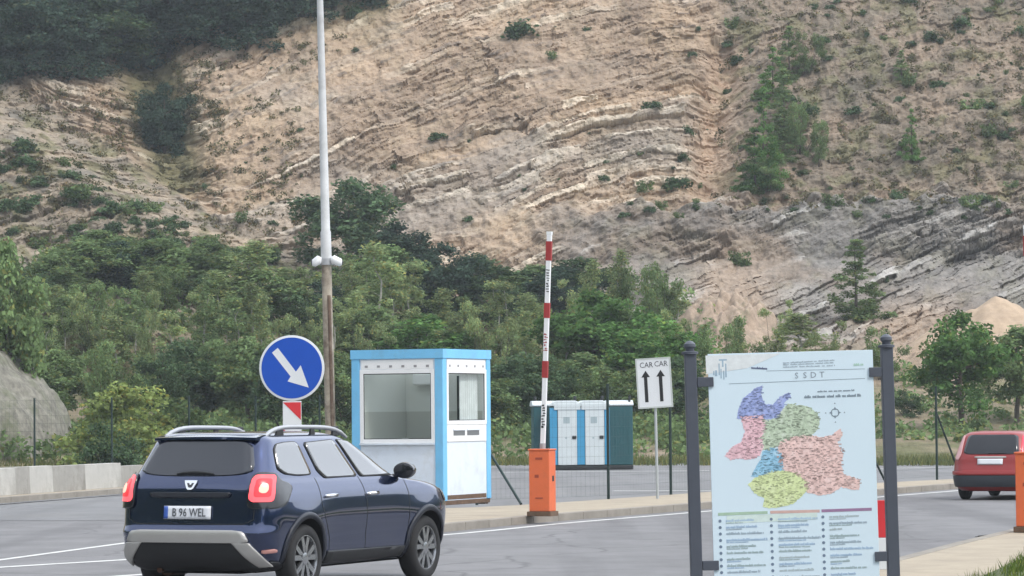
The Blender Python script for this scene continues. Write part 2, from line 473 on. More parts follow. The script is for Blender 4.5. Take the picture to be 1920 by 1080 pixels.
# ------------------------------------------------------------------ hillside: quarry face with folded beds
PY = np.array([108, 120, 140, 165, 185, 197, 215, 240, 290, 420, 700.0])
PZ = np.array([-0.6, 0, 1.2, 5, 10, 20, 34, 50, 66, 85, 100.0])
def hill_z(X, Y):
    """smooth hillside height used to stand trees on"""
    return float(np.interp(Y, PY, PZ))
def hill_Y(z):
    return float(np.interp(z, PZ, PY))
def hill_at(px, py):
    """point of the smooth hillside seen at a photo pixel"""
    lo, hi = 108.0, 400.0
    for _ in range(50):
        m = (lo + hi) / 2; p = at(px, py, m)
        if p.z < hill_z(p.x, m): hi = m
        else: lo = m
    return at(px, py, hi)
xs = np.concatenate([np.linspace(-160, -46, 40)[:-1], np.linspace(-46, -36, 40)[:-1], np.linspace(-36, 36, 860), np.linspace(36, 46, 40)[1:], np.linspace(46, 160, 40)[1:]])
ylev = np.concatenate([np.linspace(108, 150, 60)[:-1], np.linspace(150, 166, 70)[:-1], np.linspace(166, 185, 180)[:-1], np.linspace(185, 197, 160)[:-1], np.linspace(197, 218, 260)[:-1], np.linspace(218, 240, 30)[:-1], np.linspace(240, 700, 40)])
zlev = np.interp(ylev, PY, PZ)
X, Yb = np.meshgrid(xs, ylev); Zb = np.repeat(zlev[:, None], len(xs), 1)
# where each point lies across the face, in the photo's measuring grid
u = 960 + X * FOCAL / Yb; v = 772 - (Zb - CAM_H) * FOCAL / Yb - (u - 960) * 0.0087
wu = u + 34 * fbm(u / 150, v / 150, 3); wv = v + 34 * fbm(u / 150, v / 150, 17)
c27, s27 = math.cos(RAD(27)), math.sin(RAD(27))
du, dv = wu - 560, wv - 290
a = du * c27 - dv * s27; b = du * s27 + dv * c27 - 0.00022 * np.clip(du * c27 - dv * s27, 0, 1e9) ** 2
t1 = b + 0.0014 * np.minimum(a + 20, 0) ** 2 + 900
t2 = (wu - 1300) * 0.36 + (wv - 500) * 0.93 + 900
t3 = (wu) * 0.22 + wv + 40 * fbm(u / 60, v / 60, 31) + 2000
low = sst(-22, 22, v - (398 - 0.012 * (u - 1300)) + 95 * fbm(u / 70, v / 45, 41, 5)) * sst(900, 1250, u + 160 * fbm(u / 60, v / 60, 42, 5))
spur_line = 120 + (u + 40) * 0.62            # upper edge of the left spur
spur = sst(-16, 16, v - spur_line + 60 * fbm(u / 70, v / 70, 43)) * (1 - sst(500, 640, u))
right = sst(1330, 1400, u + 50 * fbm(u / 60, v / 60, 47)) * (1 - low)
gull1 = np.exp(-((u - (1350 + 12 * np.sin(v / 60)) - 20 * fbm(u / 30, v / 30, 51)) / (34 + v * 0.03)) ** 2) * (1 - sst(330, 420, v)) * sst(30, 110, v)
gull2 = np.exp(-((u - 300 - 0.25 * (v - 200)) / 62) ** 2) * (1 - spur) * (1 - sst(300, 400, v))
wall = np.clip(1 - low - spur - right, 0, 1)
def blocks(t, along, th, ln, seed):
    """broken beds: each bed is split along its length into blocks that stand out unequally"""
    tt = t / th + 0.55 * fbm(along / (ln * 1.4), t / (th * 9), seed, 3)
    k = np.floor(tt); fr = tt - k
    al = along / (ln * (0.5 + 1.1 * hash2(k, k * 0, seed + 1))) + 37 * hash2(k, k * 0, seed + 2) + 0.35 * fbm(along / 30, t / 12, seed + 5, 3)
    c = np.floor(al)
    return hash2(k, c, seed + 3), fr, hash2(k, k * 0, seed + 4)
def beds(t, along, seed):
    r1, f1, q1 = blocks(t, along, 27, 190, seed)
    r2, f2, q2 = blocks(t, along, 11, 90, seed + 20)
    r3, f3, q3 = blocks(t, along, 4.6, 34, seed + 40)
    h = 0.55 * (r1 - .5) + 0.5 * (q1 - .5) + 0.30 * (r2 - .5) + 0.38 * (q2 - .5) + 0.22 * (r3 - .5) + 0.14 * (q3 - .5)
    h = h - 0.28 * f1 ** 2 - 0.12 * f2 ** 2
    return h, r1, q1, r2, q2, r3
brk1 = 0.22 + 0.78 * sst(-0.10, 0.10, fbm(u / 120, v / 70, 61, 4) + .02)      # where beds stand out
h1, A1, B1_, A2, B2_, A3 = beds(t1, a, 100); h2, D1, E1, D2, E2, D3 = beds(t2, wu, 200); h3, F1, G1, F2, G2, F3 = beds(t3, wu, 300)
rough = 1.5 * fbm(u / 130, v / 110, 71, 5) + 0.9 * np.abs(fbm(u / 34, v / 30, 81, 4)) + 0.75 * fbm(u / 15, v / 12, 91, 4)
rill = np.abs(fbm(u / 64 + .5 * fbm(u / 90, v / 60, 97, 4), v / 130, 95, 5)) + .35 * np.abs(fbm(u / 22, v / 34, 98, 4))
disp = wall * 1.05 * h1 * brk1 + low * 1.4 * h2 * brk1 + right * (0.5 * h3 - 1.5 * rill) + spur * (0.95 * h3) + rough * 0.8
disp += spur * 5.0 * sst(0, 170, v - spur_line) - 2.2 * gull1 - 2.6 * gull2
disp += low * 2.2 * (1 - 0.4 * sst(0, 160, v - 400))
# softer, soil covered foot of the slope under the trees, and the plateau
foot = sst(152, 160, Yb); topf = 1 - sst(216, 235, Yb)
disp = disp * foot * topf + (1 - foot * topf) * rough * 0.5
dY = -disp * 0.92; dZ = disp * 0.30
flatten = sst(110, 120, Yb)
P = np.stack([X, Yb + dY * flatten, Zb + dZ * flatten], -1)
# ground colour of the rock: each bed has its own tint
def C(*c): return np.array(c)
def mixc(A, B, k): return A * (1 - k[..., None]) + B * k[..., None]
k1 = np.clip(.55 * B1_ + .35 * A1 + .25 * B2_ - .1 + 0.9 * fbm(u / 70, v / 50, 501), 0, 1)
colw = mixc(np.broadcast_to(C(.41, .31, .222), X.shape + (3,)), C(.235, .178, .132), k1)
colw = mixc(colw, C(.45, .33, .22), sst(.0, .22, fbm(u / 140, v / 110, 507, 5) + .02) * .4)
colw = mixc(colw, C(.64, .545, .43), sst(.58, .85, .5 * A2 + .5 * B2_) * .9 * brk1)
colw = mixc(colw, C(.17, .14, .118), sst(.74, .93, A3 * .55 + A2 * .45) * .7)
greyw = sst(-.05, .25, fbm(u / 190, v / 120, 505, 5) + .55 * np.exp(-((v - 330 + (u - 1000) * .25) / 75) ** 2) - .18)
colw = mixc(colw, mixc(np.broadcast_to(C(.25, .23, .205), X.shape + (3,)), C(.37, .34, .30), np.clip(A2 * .6 + B1_ * .5, 0, 1)), greyw * .5)
k3 = np.clip(.5 * E1 + .45 * D2 + .3 * E2 - .12 + .5 * fbm(u / 50, v / 30, 511), 0, 1)
coll = mixc(np.broadcast_to(C(.125, .118, .11), X.shape + (3,)), C(.275, .255, .23), k3)
coll = mixc(coll, C(.50, .485, .46), sst(.68, .92, .5 * D2 + .3 * E2 + .2 * D3) * .7)
coll = mixc(coll, C(.215, .17, .13), sst(0.0, .25, fbm(u / 120, v / 60, 515, 4) - .06) * .75)
k4 = np.clip(.5 + 1.6 * fbm(u / 60, v / 60, 520, 5), 0, 1)
colr = mixc(np.broadcast_to(C(.295, .225, .165), X.shape + (3,)), C(.15, .13, .10), np.clip(k4 * .8 + .3 * F1, 0, 1))
cols = mixc(np.broadcast_to(C(.36, .29, .215), X.shape + (3,)), C(.19, .17, .14), np.clip(.15 + .35 * F2 + .3 * G1 + 1.8 * fbm(u / 50, v / 24, 530, 5), 0, 1))
col = mixc(mixc(mixc(colw, colr, right), coll, low), cols, spur)
col = mixc(col, C(.44, .325, .235), np.clip(gull1 * 1.1, 0, 1))
veg = np.clip(gull2 * 1.5 - .2, 0, 1) + (right * .75 + spur * .85 + low * .25 + wall * .12) * sst(.02, .16, fbm(u / 30, v / 24, 540, 5) - .02)
veg += (1 - sst(-20, 90, v + 60 * fbm(u / 80, v / 80, 545))) * (1 - sst(640, 820, u + 160 * fbm(u / 60, v / 60, 546)))
col = mixc(col, C(.15, .145, .07), np.clip(veg, 0, 1) * .8)
soil = 1 - sst(158, 166, Yb + 6 * fbm(X / 6, Yb / 6, 550))
brown = np.exp(-(((u - 1370) / 75) ** 2 + ((v - 590) / 120) ** 2)) + np.exp(-(((u - 1720) / 120) ** 2 + ((v - 640) / 60) ** 2))
col = mixc(col, mixc(np.broadcast_to(C(.12, .125, .055), X.shape + (3,)), C(.265, .21, .15), np.clip(.5 + 2 * fbm(X / 3, Yb / 3, 560) + brown, 0, 1)), soil)
col = mixc(col, C(.32, .24, .175), np.clip(brown * 1.4, 0, 1) * .8)
col = np.clip(col * (1 + .35 * fbm(u / 5, v / 5, 570, 3))[..., None], 0.01, 1)
ny, nx = X.shape
idx = np.arange(ny * nx).reshape(ny, nx)
Q = np.stack([idx[:-1, :-1], idx[:-1, 1:], idx[1:, 1:], idx[1:, :-1]], -1).reshape(-1, 4)
M_ROCK = bpy.data.materials.new('quarry_rock'); M_ROCK.use_nodes = True
n_ = M_ROCK.node_tree; b_ = n_.nodes['Principled BSDF']; b_.inputs['Roughness'].default_value = 0.95
b_.inputs['Specular IOR Level'].default_value = 0.2
at_ = n_.nodes.new('ShaderNodeAttribute'); at_.attribute_name = 'rock'
tc_ = n_.nodes.new('ShaderNodeTexCoord')
z1 = n_.nodes.new('ShaderNodeTexNoise'); z1.inputs['Scale'].default_value = 2.2; z1.inputs['Detail'].default_value = 8; z1.inputs['Roughness'].default_value = 0.72
mp = n_.nodes.new('ShaderNodeMapping'); mp.inputs['Rotation'].default_value = (0, RAD(24), 0); mp.inputs['Scale'].default_value = (0.7, .5, 1.7)
n_.links.new(tc_.outputs['Object'], mp.inputs['Vector']); n_.links.new(mp.outputs[0], z1.inputs['Vector'])
r1 = n_.nodes.new('ShaderNodeMapRange'); r1.inputs['From Min'].default_value = .3; r1.inputs['From Max'].default_value = .7; r1.inputs['To Min'].default_value = .7; r1.inputs['To Max'].default_value = 1.3
n_.links.new(z1.outputs['Fac'], r1.inputs['Value'])
s1 = n_.nodes.new('ShaderNodeVectorMath'); s1.operation = 'SCALE'
n_.links.new(at_.outputs['Color'], s1.inputs[0]); n_.links.new(r1.outputs[0], s1.inputs['Scale']); n_.links.new(s1.outputs[0], b_.inputs['Base Color'])
bp = n_.nodes.new('ShaderNodeBump'); bp.inputs['Strength'].default_value = 0.8; bp.inputs['Distance'].default_value = 0.12
n_.links.new(z1.outputs['Fac'], bp.inputs['Height']); n_.links.new(bp.outputs[0], b_.inputs['Normal'])
me = np_mesh('hillside', P.reshape(-1, 3), Q, M_ROCK)
ca = me.color_attributes.new('rock', 'FLOAT_COLOR', 'POINT')
c4 = np.ones((ny * nx, 4), np.float32); c4[:, :3] = col.reshape(-1, 3); ca.data.foreach_set('color', c4.ravel())
me.polygons.foreach_set('use_smooth', np.zeros(len(me.polygons), bool))
hill = bpy.data.objects.new('hillside', me); COL.objects.link(hill); tag(hill, kind='structure')
HP = P; HU = None
from mathutils.bvhtree import BVHTree
_step = 3
sub = P[::_step, ::_step]; sy, sx = sub.shape[:2]; si = np.arange(sy * sx).reshape(sy, sx)
BV = BVHTree.FromPolygons(sub.reshape(-1, 3).tolist(), np.stack([si[:-1, :-1], si[:-1, 1:], si[1:, 1:], si[1:, :-1]], -1).reshape(-1, 4).tolist())
def on_hill(px, py):
    """point of the real hillside surface in a measured direction"""
    h = BV.ray_cast(Vector((0, 0, CAM_H)), ray(px, py).normalized())
    return h[0] if h[0] is not None else hill_at(px, py)
def drop(x, y):
    h = BV.ray_cast(Vector((x, y, 200)), Vector((0, 0, -1)))
    return h[0].z if h[0] is not None else 0.0

def mound(name, cx, cy, rx, ry, h, m, seed=1, pw=1.0):
    """heap of loose earth lying on the slope"""
    g = np.linspace(-1.05, 1.05, 81); GX, GY = np.meshgrid(g, g)
    r = np.sqrt(GX ** 2 + GY ** 2) * (1 + .22 * fbm(GX * 2 + seed, GY * 2, seed))
    z = h * np.clip(1.02 - np.sqrt(r * r + .012), 0, 1) if pw == 1 else h * np.sqrt(np.clip(1 - r ** pw, 0, 1))
    z = z + np.clip(z, 0, 1.) * ((.5 if pw == 1 else 1.5) * fbm(GX * 5, GY * 5, seed + 3, 6)) - 1.6 * np.clip((r - 1) * 5, 0, 1)
    base = np.array([[drop(cx + rx * gx, cy + ry * gy) for gx in g[::4]] for gy in g[::4]])
    kk = np.arange(81) / 4.0
    rows_ = np.array([np.interp(kk, np.arange(21), bb) for bb in base]); zb = np.array([np.interp(kk, np.arange(21), rows_[:, j]) for j in range(81)]).T
    zb = zb * .6 + .4 * np.minimum(zb, zb.mean())
    V = np.stack([cx + rx * GX, cy + ry * GY, zb + z - .05], -1).reshape(-1, 3)
    k = len(g); ii = np.arange(k * k).reshape(k, k)
    me = np_mesh(name, V, np.stack([ii[:-1, :-1], ii[:-1, 1:], ii[1:, 1:], ii[1:, :-1]], -1).reshape(-1, 4), m)
    o = link(name, me, smooth=180); tag(o, kind='structure'); return o
M_SAND = mat('dirt_heap', (0.42, 0.315, 0.22), 0.95, var=0.25, vscale=1.2, bump=0.7, bscale=5)
M_SCREE = mat('brown_scree', (0.33, 0.25, 0.185), 0.95, var=0.4, vscale=2.2, bump=0.9, bscale=6, stain=(0.15, 0.14, 0.08), stain_amt=.8, sscale=.7)
M_GREYHEAP = mat('gravel_heap', (0.185, 0.175, 0.145), 0.95, var=0.6, vscale=3.0, bump=1.0, bscale=6, stain=(0.09, 0.105, 0.05), stain_amt=.95, sscale=.8)
p = at(1880, 545, 160); mound('dirt_heap', p.x, 162, 4.6, 5, p.z - drop(p.x, 162), M_SAND, seed=4)
p = at(-110, 690, 127); mound('gravel_heap', p.x, 127, 5.2, 7, 5.0, M_GREYHEAP, seed=8, pw=1.25)
p = at(1368, 548, 166); mound('dirt_heap', p.x, 168, 2.7, 5, max(1.2, p.z - drop(p.x, 168)), M_SCREE, seed=11, pw=1.7)
# wooded hills round the rest of the valley: behind the camera and along both sides; unseen, added to darken the car's reflections
M_HILL = mat('wooded_hill', (0.045, 0.062, 0.034), 0.95, var=.45, vscale=.09, bump=.8, bscale=.4)
az = np.radians(np.linspace(30, 322, 150)); V = []; 
for i, t in enumerate(az):
    D = 150 - 45 * math.sin(t / 2) ** 2
    hh = float(np.interp(math.degrees(t), [30, 60, 100, 150, 200, 235, 280, 322], [10, 11, 16, 24, 40, 76, 56, 30])) * (.8 + .9 * float(fbm(np.array(t * 5.), np.array(2.), 77, 5) + .35))
    for fr, hz in ((0, -1), (.12, .35), (.3, .75), (.55, 1.0), (1.2, 1.1)):
        V.append((math.sin(t) * D * (1 + fr * .5), math.cos(t) * D * (1 + fr * .5), max(-1, hz * hh) + (0 if hz < 0 else 1.2 * math.sin(i * 1.7 + fr * 9))))
n5 = 5; mbh = MB(); mbh.add(V, [(i * n5 + j, i * n5 + j + 1, (i + 1) * n5 + j + 1, (i + 1) * n5 + j) for i in range(149) for j in range(4)])
tag(mbh.build('unseen_hills', M_HILL, smooth=180), kind='structure')
# ================================================================== ROADSIDE OBJECTS
M_BLUE = mat('booth_blue_paint', (0.19, 0.53, 0.83), 0.45, var=0.08, vscale=2, stain=(0.2, 0.32, 0.42), stain_amt=.35, sscale=3)
M_WPANEL = mat('white_panel', (0.72, 0.79, 0.88), 0.5, var=0.04, vscale=2, stain=(0.48, 0.49, 0.47), stain_amt=.4, sscale=2.2)
M_WHITE = mat('white_plastic', (0.84, 0.85, 0.86), 0.4, var=.03)
M_DGREY = mat('dark_plastic', (0.025, 0.027, 0.03), 0.5)
M_RUST = mat('rusty_steel', (0.13, 0.08, 0.05), 0.85, var=.35, vscale=12)
M_STEEL = mat('galvanised_steel', (0.45, 0.46, 0.48), 0.45, .6, var=.12, vscale=6)
M_GLASS = glass('window_glass', (.90, .92, .91), 1.3)
M_INT = mat('booth_inside', (0.80, 0.81, 0.78), 0.8)
M_INTG = mat('booth_counter', (0.60, 0.60, 0.56), 0.7)
M_CURT = mat('curtain', (0.80, 0.82, 0.84), 0.9, var=.1, vscale=8)
M_BLACK = mat('black_paint', (0.012, 0.013, 0.015), 0.5)
M_ORANGE = mat('orange_paint', (0.72, 0.155, 0.055), 0.45, var=.06, vscale=3, stain=(.45, .12, .06), stain_amt=.35, sscale=5)
M_RED = mat('red_paint', (0.36, 0.035, 0.035), 0.5, var=.1)
M_REDP = mat('red_reflective', (0.62, 0.035, 0.045), 0.4, var=.06)
M_SIGNW = mat('sign_white', (0.70, 0.73, 0.76), 0.45, var=.03)
M_SIGNB = mat('sign_blue', (0.006, 0.075, 0.46), 0.4, var=.05)
M_POSTG = mat('post_grey_paint', (0.072, 0.082, 0.105), 0.45, var=.1, vscale=4)
M_FENCE = mat('fence_green_paint', (0.012, 0.03, 0.026), 0.5)
M_CONC = mat('barrier_concrete', (0.44, 0.43, 0.40), 0.9, var=.12, vscale=2, bump=.4, bscale=30, stain=(.22, .205, .18), stain_amt=.6, sscale=1.4)
M_CONCD = mat('weathered_concrete', (0.31, 0.30, 0.275), 0.9, var=.18, vscale=2, bump=.4, bscale=30, stain=(.15, .135, .115), stain_amt=.75, sscale=1.6)

# ---------------------------------------------------------------- ticket booth
c0 = gp(832, 950, 0.12)
PHI = RAD(25)
booth = empty('ticket_booth', c0, 0, 'sky blue and white ticket booth with two large windows on the traffic island', 'booth')
# local frame: x along the left hand face (away from the near corner), y along the right hand face, z up
booth.matrix_world = Matrix.Translation(c0) @ Matrix(((-math.cos(PHI), math.sin(PHI), 0, 0), (math.sin(PHI), math.cos(PHI), 0, 0), (0, 0, 1, 0), (0, 0, 0, 1)))
# (mirror free: use x to the left, y to the back, so build with swapped handedness in mind)
booth.matrix_world = Matrix.Translation(c0) @ Matrix.Rotation(-PHI, 4, 'Z')
A, B, HB = 1.90, 2.05, 2.90        # left face runs to -x, right face runs to +y
def bx(mb, x0, x1, y0, y1, z0, z1, m=0): mb.box(((x0 + x1) / 2, (y0 + y1) / 2, (z0 + z1) / 2), (abs(x1 - x0), abs(y1 - y0), abs(z1 - z0)), 0, m)
pw = .17
for x, y in ((-pw, 0), (-A, 0), (-A, B - pw), (-pw, B - pw)):
    f = MB(); bx(f, x, x + pw, y, y + pw, .1, HB - .17); f.build('corner_post', M_BLUE, booth, bevel=.012)
f = MB(); z0_, z1_ = HB - .17, HB
for x0_, x1_, y0_, y1_ in ((-A - .012, .012, -.012, .16), (-A - .012, .012, B - .16, B + .012), (-A - .012, -A + .16, .16, B - .16), (-.16, .012, .16, B - .16)): bx(f, x0_, x1_, y0_, y1_, z0_, z1_)
f.build('roof', M_BLUE, booth)
f = MB(); bx(f, -A + .02, -.02, .02, B - .02, .02, .10); f.build('floor_frame', M_RUST, booth, bevel=.008)
for x, y in ((-.12, .1), (-A + .12, .1), (-.12, B - .12), (-A + .12, B - .12)):
    f = MB(); bx(f, x - .07, x + .07, y - .07, y + .07, -.005, .018); f.build('foot_plate', M_RUST, booth)
# left face (y = 0 side, facing the camera to the left)
def face(kind):
    """wall, window frame, pane on one side; kind 0: left hand face, 1: right hand face"""
    W_ = A if kind == 0 else B
    def bb(mb, s0, s1, d0, d1, z0, z1, m=0):
        if kind == 0: bx(mb, -s1, -s0, d0, d1, z0, z1, m)
        else: bx(mb, -d1, -d0, s0, s1, z0, z1, m)
    s0, s1 = pw + .004, W_ - pw - .004
    z1 = 1.22 if kind == 0 else 1.24
    wl = MB(); bb(wl, s0, s1, .022, .05, .104, z1 - .06); wl.build('wall_panel', M_WPANEL, booth)
    wl = MB(); bb(wl, s0, s1, .022, .05, 2.50, HB - .174); wl.build('header_panel', M_WPANEL, booth)
    # vent strip with bolts over the window
    vs = MB(); bb(vs, s0 + .03, s1 - .03, .008, .021, 2.535, HB - .19)
    v_ = vs.build('vent_strip', M_WHITE, booth, bevel=.004)
    bo = MB()
    for i in range(6 if kind == 0 else 5):
        s = s0 + .14 + (s1 - s0 - .28) * i / (5 if kind == 0 else 4)
        bb(bo, s - .03, s + .03, .003, .0075, 2.57, 2.61)
    bo.build('rivet', mat('bolt_grey', (.3, .3, .31), .5), v_)
    fr = MB(); fz0, fz1 = (z1 - .055, 2.53) if kind == 0 else (1.50, 2.53); t = .075
    bb(fr, s0, s0 + t, .0, .06, fz0, fz1); bb(fr, s1 - t, s1, .0, .06, fz0, fz1)
    bb(fr, s0 + t, s1 - t, .0, .06, fz0, fz0 + t); bb(fr, s0 + t, s1 - t, .0, .06, fz1 - t, fz1)
    w_ = fr.build('window', M_WHITE, booth, bevel=.006)
    gs = MB(); bb(gs, s0 + t, s1 - t, .022, .026, fz0 + t, fz1 - t); gs.build('pane', M_GLASS, w_)
    gk = MB(); g = .014
    bb(gk, s0 + t, s0 + t + g, .012, .0215, fz0 + t, fz1 - t); bb(gk, s1 - t - g, s1 - t, .012, .0215, fz0 + t, fz1 - t)
    bb(gk, s0 + t + g, s1 - t - g, .012, .0215, fz0 + t, fz0 + t + g); bb(gk, s0 + t + g, s1 - t - g, .012, .0215, fz1 - t - g, fz1 - t)
    gk.build('seal', M_DGREY, w_)
    if kind == 1:
        pn = MB(); bb(pn, s0 + .01, s1 - .01, .006, .05, z1 - .055, 1.496); p_ = pn.build('counter_panel', M_WHITE, booth, bevel=.006)
        for a_, b_ in ((.16, .44), (.50, .80)):
            sl = MB(); L_ = s1 - s0
            bb(sl, s0 + L_ * a_, s0 + L_ * b_, .001, .0055, 1.30, 1.39); sl.build('slot', mat('slot_grey', (.16, .17, .18), .5), p_)
            hd = MB(); bb(hd, s0 + L_ * a_ - .02, s0 + L_ * b_ + .02, -.012, .0055, 1.393, 1.415); hd.build('slot_hood', M_WPANEL, p_)
        kp = MB(); bb(kp, s0 + .02, s1 - .02, .016, .0215, .12, .2); kp.build('kick_plate', M_RUST, booth)
    else:
        sd = MB(); bb(sd, s0 - .0, s1, -.035, .0, z1 - .085, z1 - .058); sd.build('sill', M_WPANEL, booth, bevel=.005)
face(0); face(1)
# far walls, seen through the glass
bw = MB(); bx(bw, -A + .02, -.02, B - pw - .034, B - pw - .004, .104, HB - .174); bw.build('inner_wall', M_INT, booth)
bw = MB(); bx(bw, -A + pw + .004, -A + pw + .034, .06, B - pw - .036, .104, HB - .174); bw.build('inner_wall', M_INT, booth)
bw = MB(); bx(bw, -A + pw, -pw, pw, B - pw, .101, .103); bw.build('floor', M_INTG, booth)
M_OPAL = leafmat('opal_plastic', (.85, .86, .85), .7); M_OPAL.node_tree.nodes['Attribute'].attribute_type = 'OBJECT'; M_OPAL.node_tree.nodes['Attribute'].attribute_name = 'color'
bw = MB(); bx(bw, -A + .16, -.16, .16, B - .16, HB - .10, HB - .09); bw.build('added_light_panel', M_OPAL, booth)  # unseen roof panel, added to let daylight brighten the booth inside
ld = MB(); bx(ld, -A + pw + .05, -.06, B - pw - .047, B - pw - .036, .11, 1.75); bx(ld, -A + pw + .036, -A + pw + .047, .07, B - pw - .05, .11, 1.75); ld.build('wainscot', M_INTG, booth)
bk = MB(); bx(bk, -.60, -.22, B - pw - .06, B - pw - .049, 1.35, 2.42); bk.build('rear_window', mat('rear_window_glass', (.02, .028, .03), .12), booth)
ac = MB(); bx(ac, -1.45, -.85, B - pw - .26, B - pw - .037, 2.25, 2.47); ac.build('air_conditioner', M_WHITE, booth, bevel=.03)
dk = MB(); bx(dk, -A + .08, -.1, .1, .62, 1.0, 1.04); dk.build('desk', M_INTG, booth)
cu = MB(); vs = []; fs = []
for i in range(49):
    s = .95 + .75 * i / 48; d = .12 + .018 * math.sin(i * 1.05)
    vs += [(-d, s, 1.45), (-d, s, 2.5)]
fs = [(2 * i, 2 * i + 2, 2 * i + 3, 2 * i + 1) for i in range(48)]
cu.add(vs, fs); cu.build('curtain', M_CURT, booth, smooth=180)
pap = MB()
for i, (x, y, s) in enumerate(((-1.25, .3, .2), (-.95, .34, .24), (-.72, .28, .17), (-1.05, .26, .15))):
    pap.add([(x + s * .6 * math.cos(k * 1.05) * q, y + s * .5 * math.sin(k * 1.05) * q, 1.042 + z * s) for z, q in ((0, 1), (.55, .9), (.9, .45)) for k in range(6)],
            [(r * 6 + k, r * 6 + (k + 1) % 6, (r + 1) * 6 + (k + 1) % 6, (r + 1) * 6 + k) for r in range(2) for k in range(6)] + [(12, 13, 14, 15, 16, 17)])
tg = pap.build('plastic_bags', mat('bag_white', (.7, .72, .73), .5), None, smooth=60)
tg.matrix_world = booth.matrix_world.copy(); tag(tg, 'crumpled white plastic bags on the desk inside the ticket booth', 'bags')

# ---------------------------------------------------------------- barrier gates
M_DULLR = mat('dull_red', (.33, .06, .03), .6)
def barrier(base, rz, lean, arm_len, label, armlabel, script=True):
    r = empty('barrier_gate', base, rz, label, 'barrier', 'orange barrier gates')
    f = MB(); f.box((0, 0, .58), (.36, .30, 1.0)); cb = f.build('cabinet', M_ORANGE, r, bevel=.012)
    f = MB(); f.box((0, 0, 1.095), (.385, .325, .028)); f.build('lid', M_ORANGE, cb, bevel=.008)
    f = MB(); f.box((0, 0, .04), (.42, .36, .078)); f.build('base_plate', M_RUST, r, bevel=.006)
    for c_, s_, n_ in (((0, -.153, .95), (.12, .005, .035), 'maker_plate'), ((-.04, -.153, .66), (.07, .006, .05), 'lock'), ((0, -.153, .3), (.13, .005, .02), 'door_slot')):
        f = MB(); f.box(c_, s_); f.build(n_, M_DULLR, cb)
    f = MB(); f.box((.183, .02, .62), (.006, .07, .09)); f.build('side_button', M_DGREY, cb)
    f = MB(); f.tube([(.02, -.02, 1.108), (.02, -.02, 1.2)], .05, 14); f.build('pivot', M_STEEL, r)
    R = Matrix.Rotation(lean, 3, 'Y')
    def ab(mb, z0, z1, w_, d_, m=0): mb.box(R @ Vector((0, 0, (z0 + z1) / 2)) + Vector((.02, -.02, 1.14)), (w_, d_, z1 - z0), 0, m, M=R)
    am = MB(); ab(am, 0, arm_len, .082, .05); a_ = am.build('arm', M_WHITE, r, bevel=.008)
    k = arm_len / 3.5
    for z0, z1, wd in ((3.08, 3.40, .094), (2.13, 2.38, .094), (1.14, 1.42, .094)):
        st = MB(); ab(st, z0 * k, z1 * k, wd, .056); st.build('red_band', M_RED, a_)
    tp = MB(); ab(tp, arm_len + .002, arm_len + .06, .088, .056); tp.build('end_cap', M_WHITE, a_)
    # lettering on the arm: too small to read in the photo, only short strokes
    rl_ = random.Random(int(arm_len * 100))
    for z0, z1, m_ in ((2.55, 2.93, M_DGREY), (1.58, 1.88, M_RED), (.32, .70, M_BLACK)):
        ml = MB(); zz = z0 * k
        while zz < z1 * k:
            for q_ in range(2): ml.box(R @ Vector((rl_.uniform(-.02, .02), -.0265, zz + rl_.uniform(0, .02))) + Vector((.02, -.02, 1.14)), (rl_.uniform(.02, .05), .003, rl_.uniform(.008, .02)), 0, 0, M=R)
            zz += .045
        ml.build('lettering', m_, a_)
    if script:
        for z0, z1, m_ in ((2.62, 2.95, M_DGREY), (1.62, 1.92, M_RED), (.35, .72, M_BLACK)):
            MM = Matrix.Translation(R @ Vector((0, -.0262, (z0 + z1) / 2)) + Vector((.02, -.02, 1.14))) @ R.to_4x4() @ Matrix.Rotation(RAD(90), 4, 'X') @ Matrix.Rotation(RAD(90), 4, 'Z')
            text_mesh('lettering', 'STOP', .085 if m_ is not M_BLACK else .1, m_, a_, MM, .001, xs=1.25)
    return r
# the writing on the arm cannot be read in the photo: only short dark marks
def barrier_marks(): pass
b1 = gp(1012, 968, .125)
barrier(b1 + Vector((.05, .1, 0)), RAD(-22), RAD(2.5), 3.5, 'orange barrier cabinet with a raised red and white arm between booth and lane sign', '', False)
b2 = gp(1936, 998, .125)
barrier(b2 + Vector((0, .1, 0)), RAD(-22), RAD(-.35), 3.05, 'orange barrier cabinet cut by the frame edge in front of the red car', '', False)

# ---------------------------------------------------------------- keep right sign
Ys = 51.0
c = at(547, 690, Ys); px2m = Ys / FOCAL
sg = empty('keep_right_sign', (c.x, Ys, 0.12), RAD(-4), 'round blue sign with a white arrow pointing down right above a red and white plate', 'sign')
zc = c.z - .12; Rs = 61.5 * px2m
Mf = Matrix.Translation((0, 0, zc)) @ Matrix.Rotation(RAD(90), 4, 'X')
f = MB(); f.lathe([(0.0001, -.03), (Rs * .9, -.03), (Rs, -.02), (Rs, .0), (Rs * .985, .003), (0.0001, .003)], Mf, 64); f.build('disc', M_SIGNW, sg, smooth=35)
f = MB(); f.lathe([(Rs * .93, .0035), (Rs * .93, .006), (0.0001, .006)], Mf, 64); f.build('blue_face', M_SIGNB, sg, smooth=35)
k = Rs / 61.5
sx_ = [(-38, 30), (-28, 37), (8, -8), (17, 2), (31, -35), (-7, -29), (-4, -20), (-3, -17)]
ar = [(-37, 29), (-26, 38), (8, -7), (17, 5), (32, -37), (-8, -25), (-2, -16)]
f = MB(); f.prism([(x * k, y * k) for x, y in ar], .0065, .009, Mf); f.build('arrow', M_SIGNW, sg)
f = MB(); f.tube([(0, .06, 0), (0, .06, zc + Rs * .7)], .035, 14); f.build('pole', M_STEEL, sg)
pz1 = zc - 62 * k; pz0 = pz1 - 1.05; hw = 17.5 * k
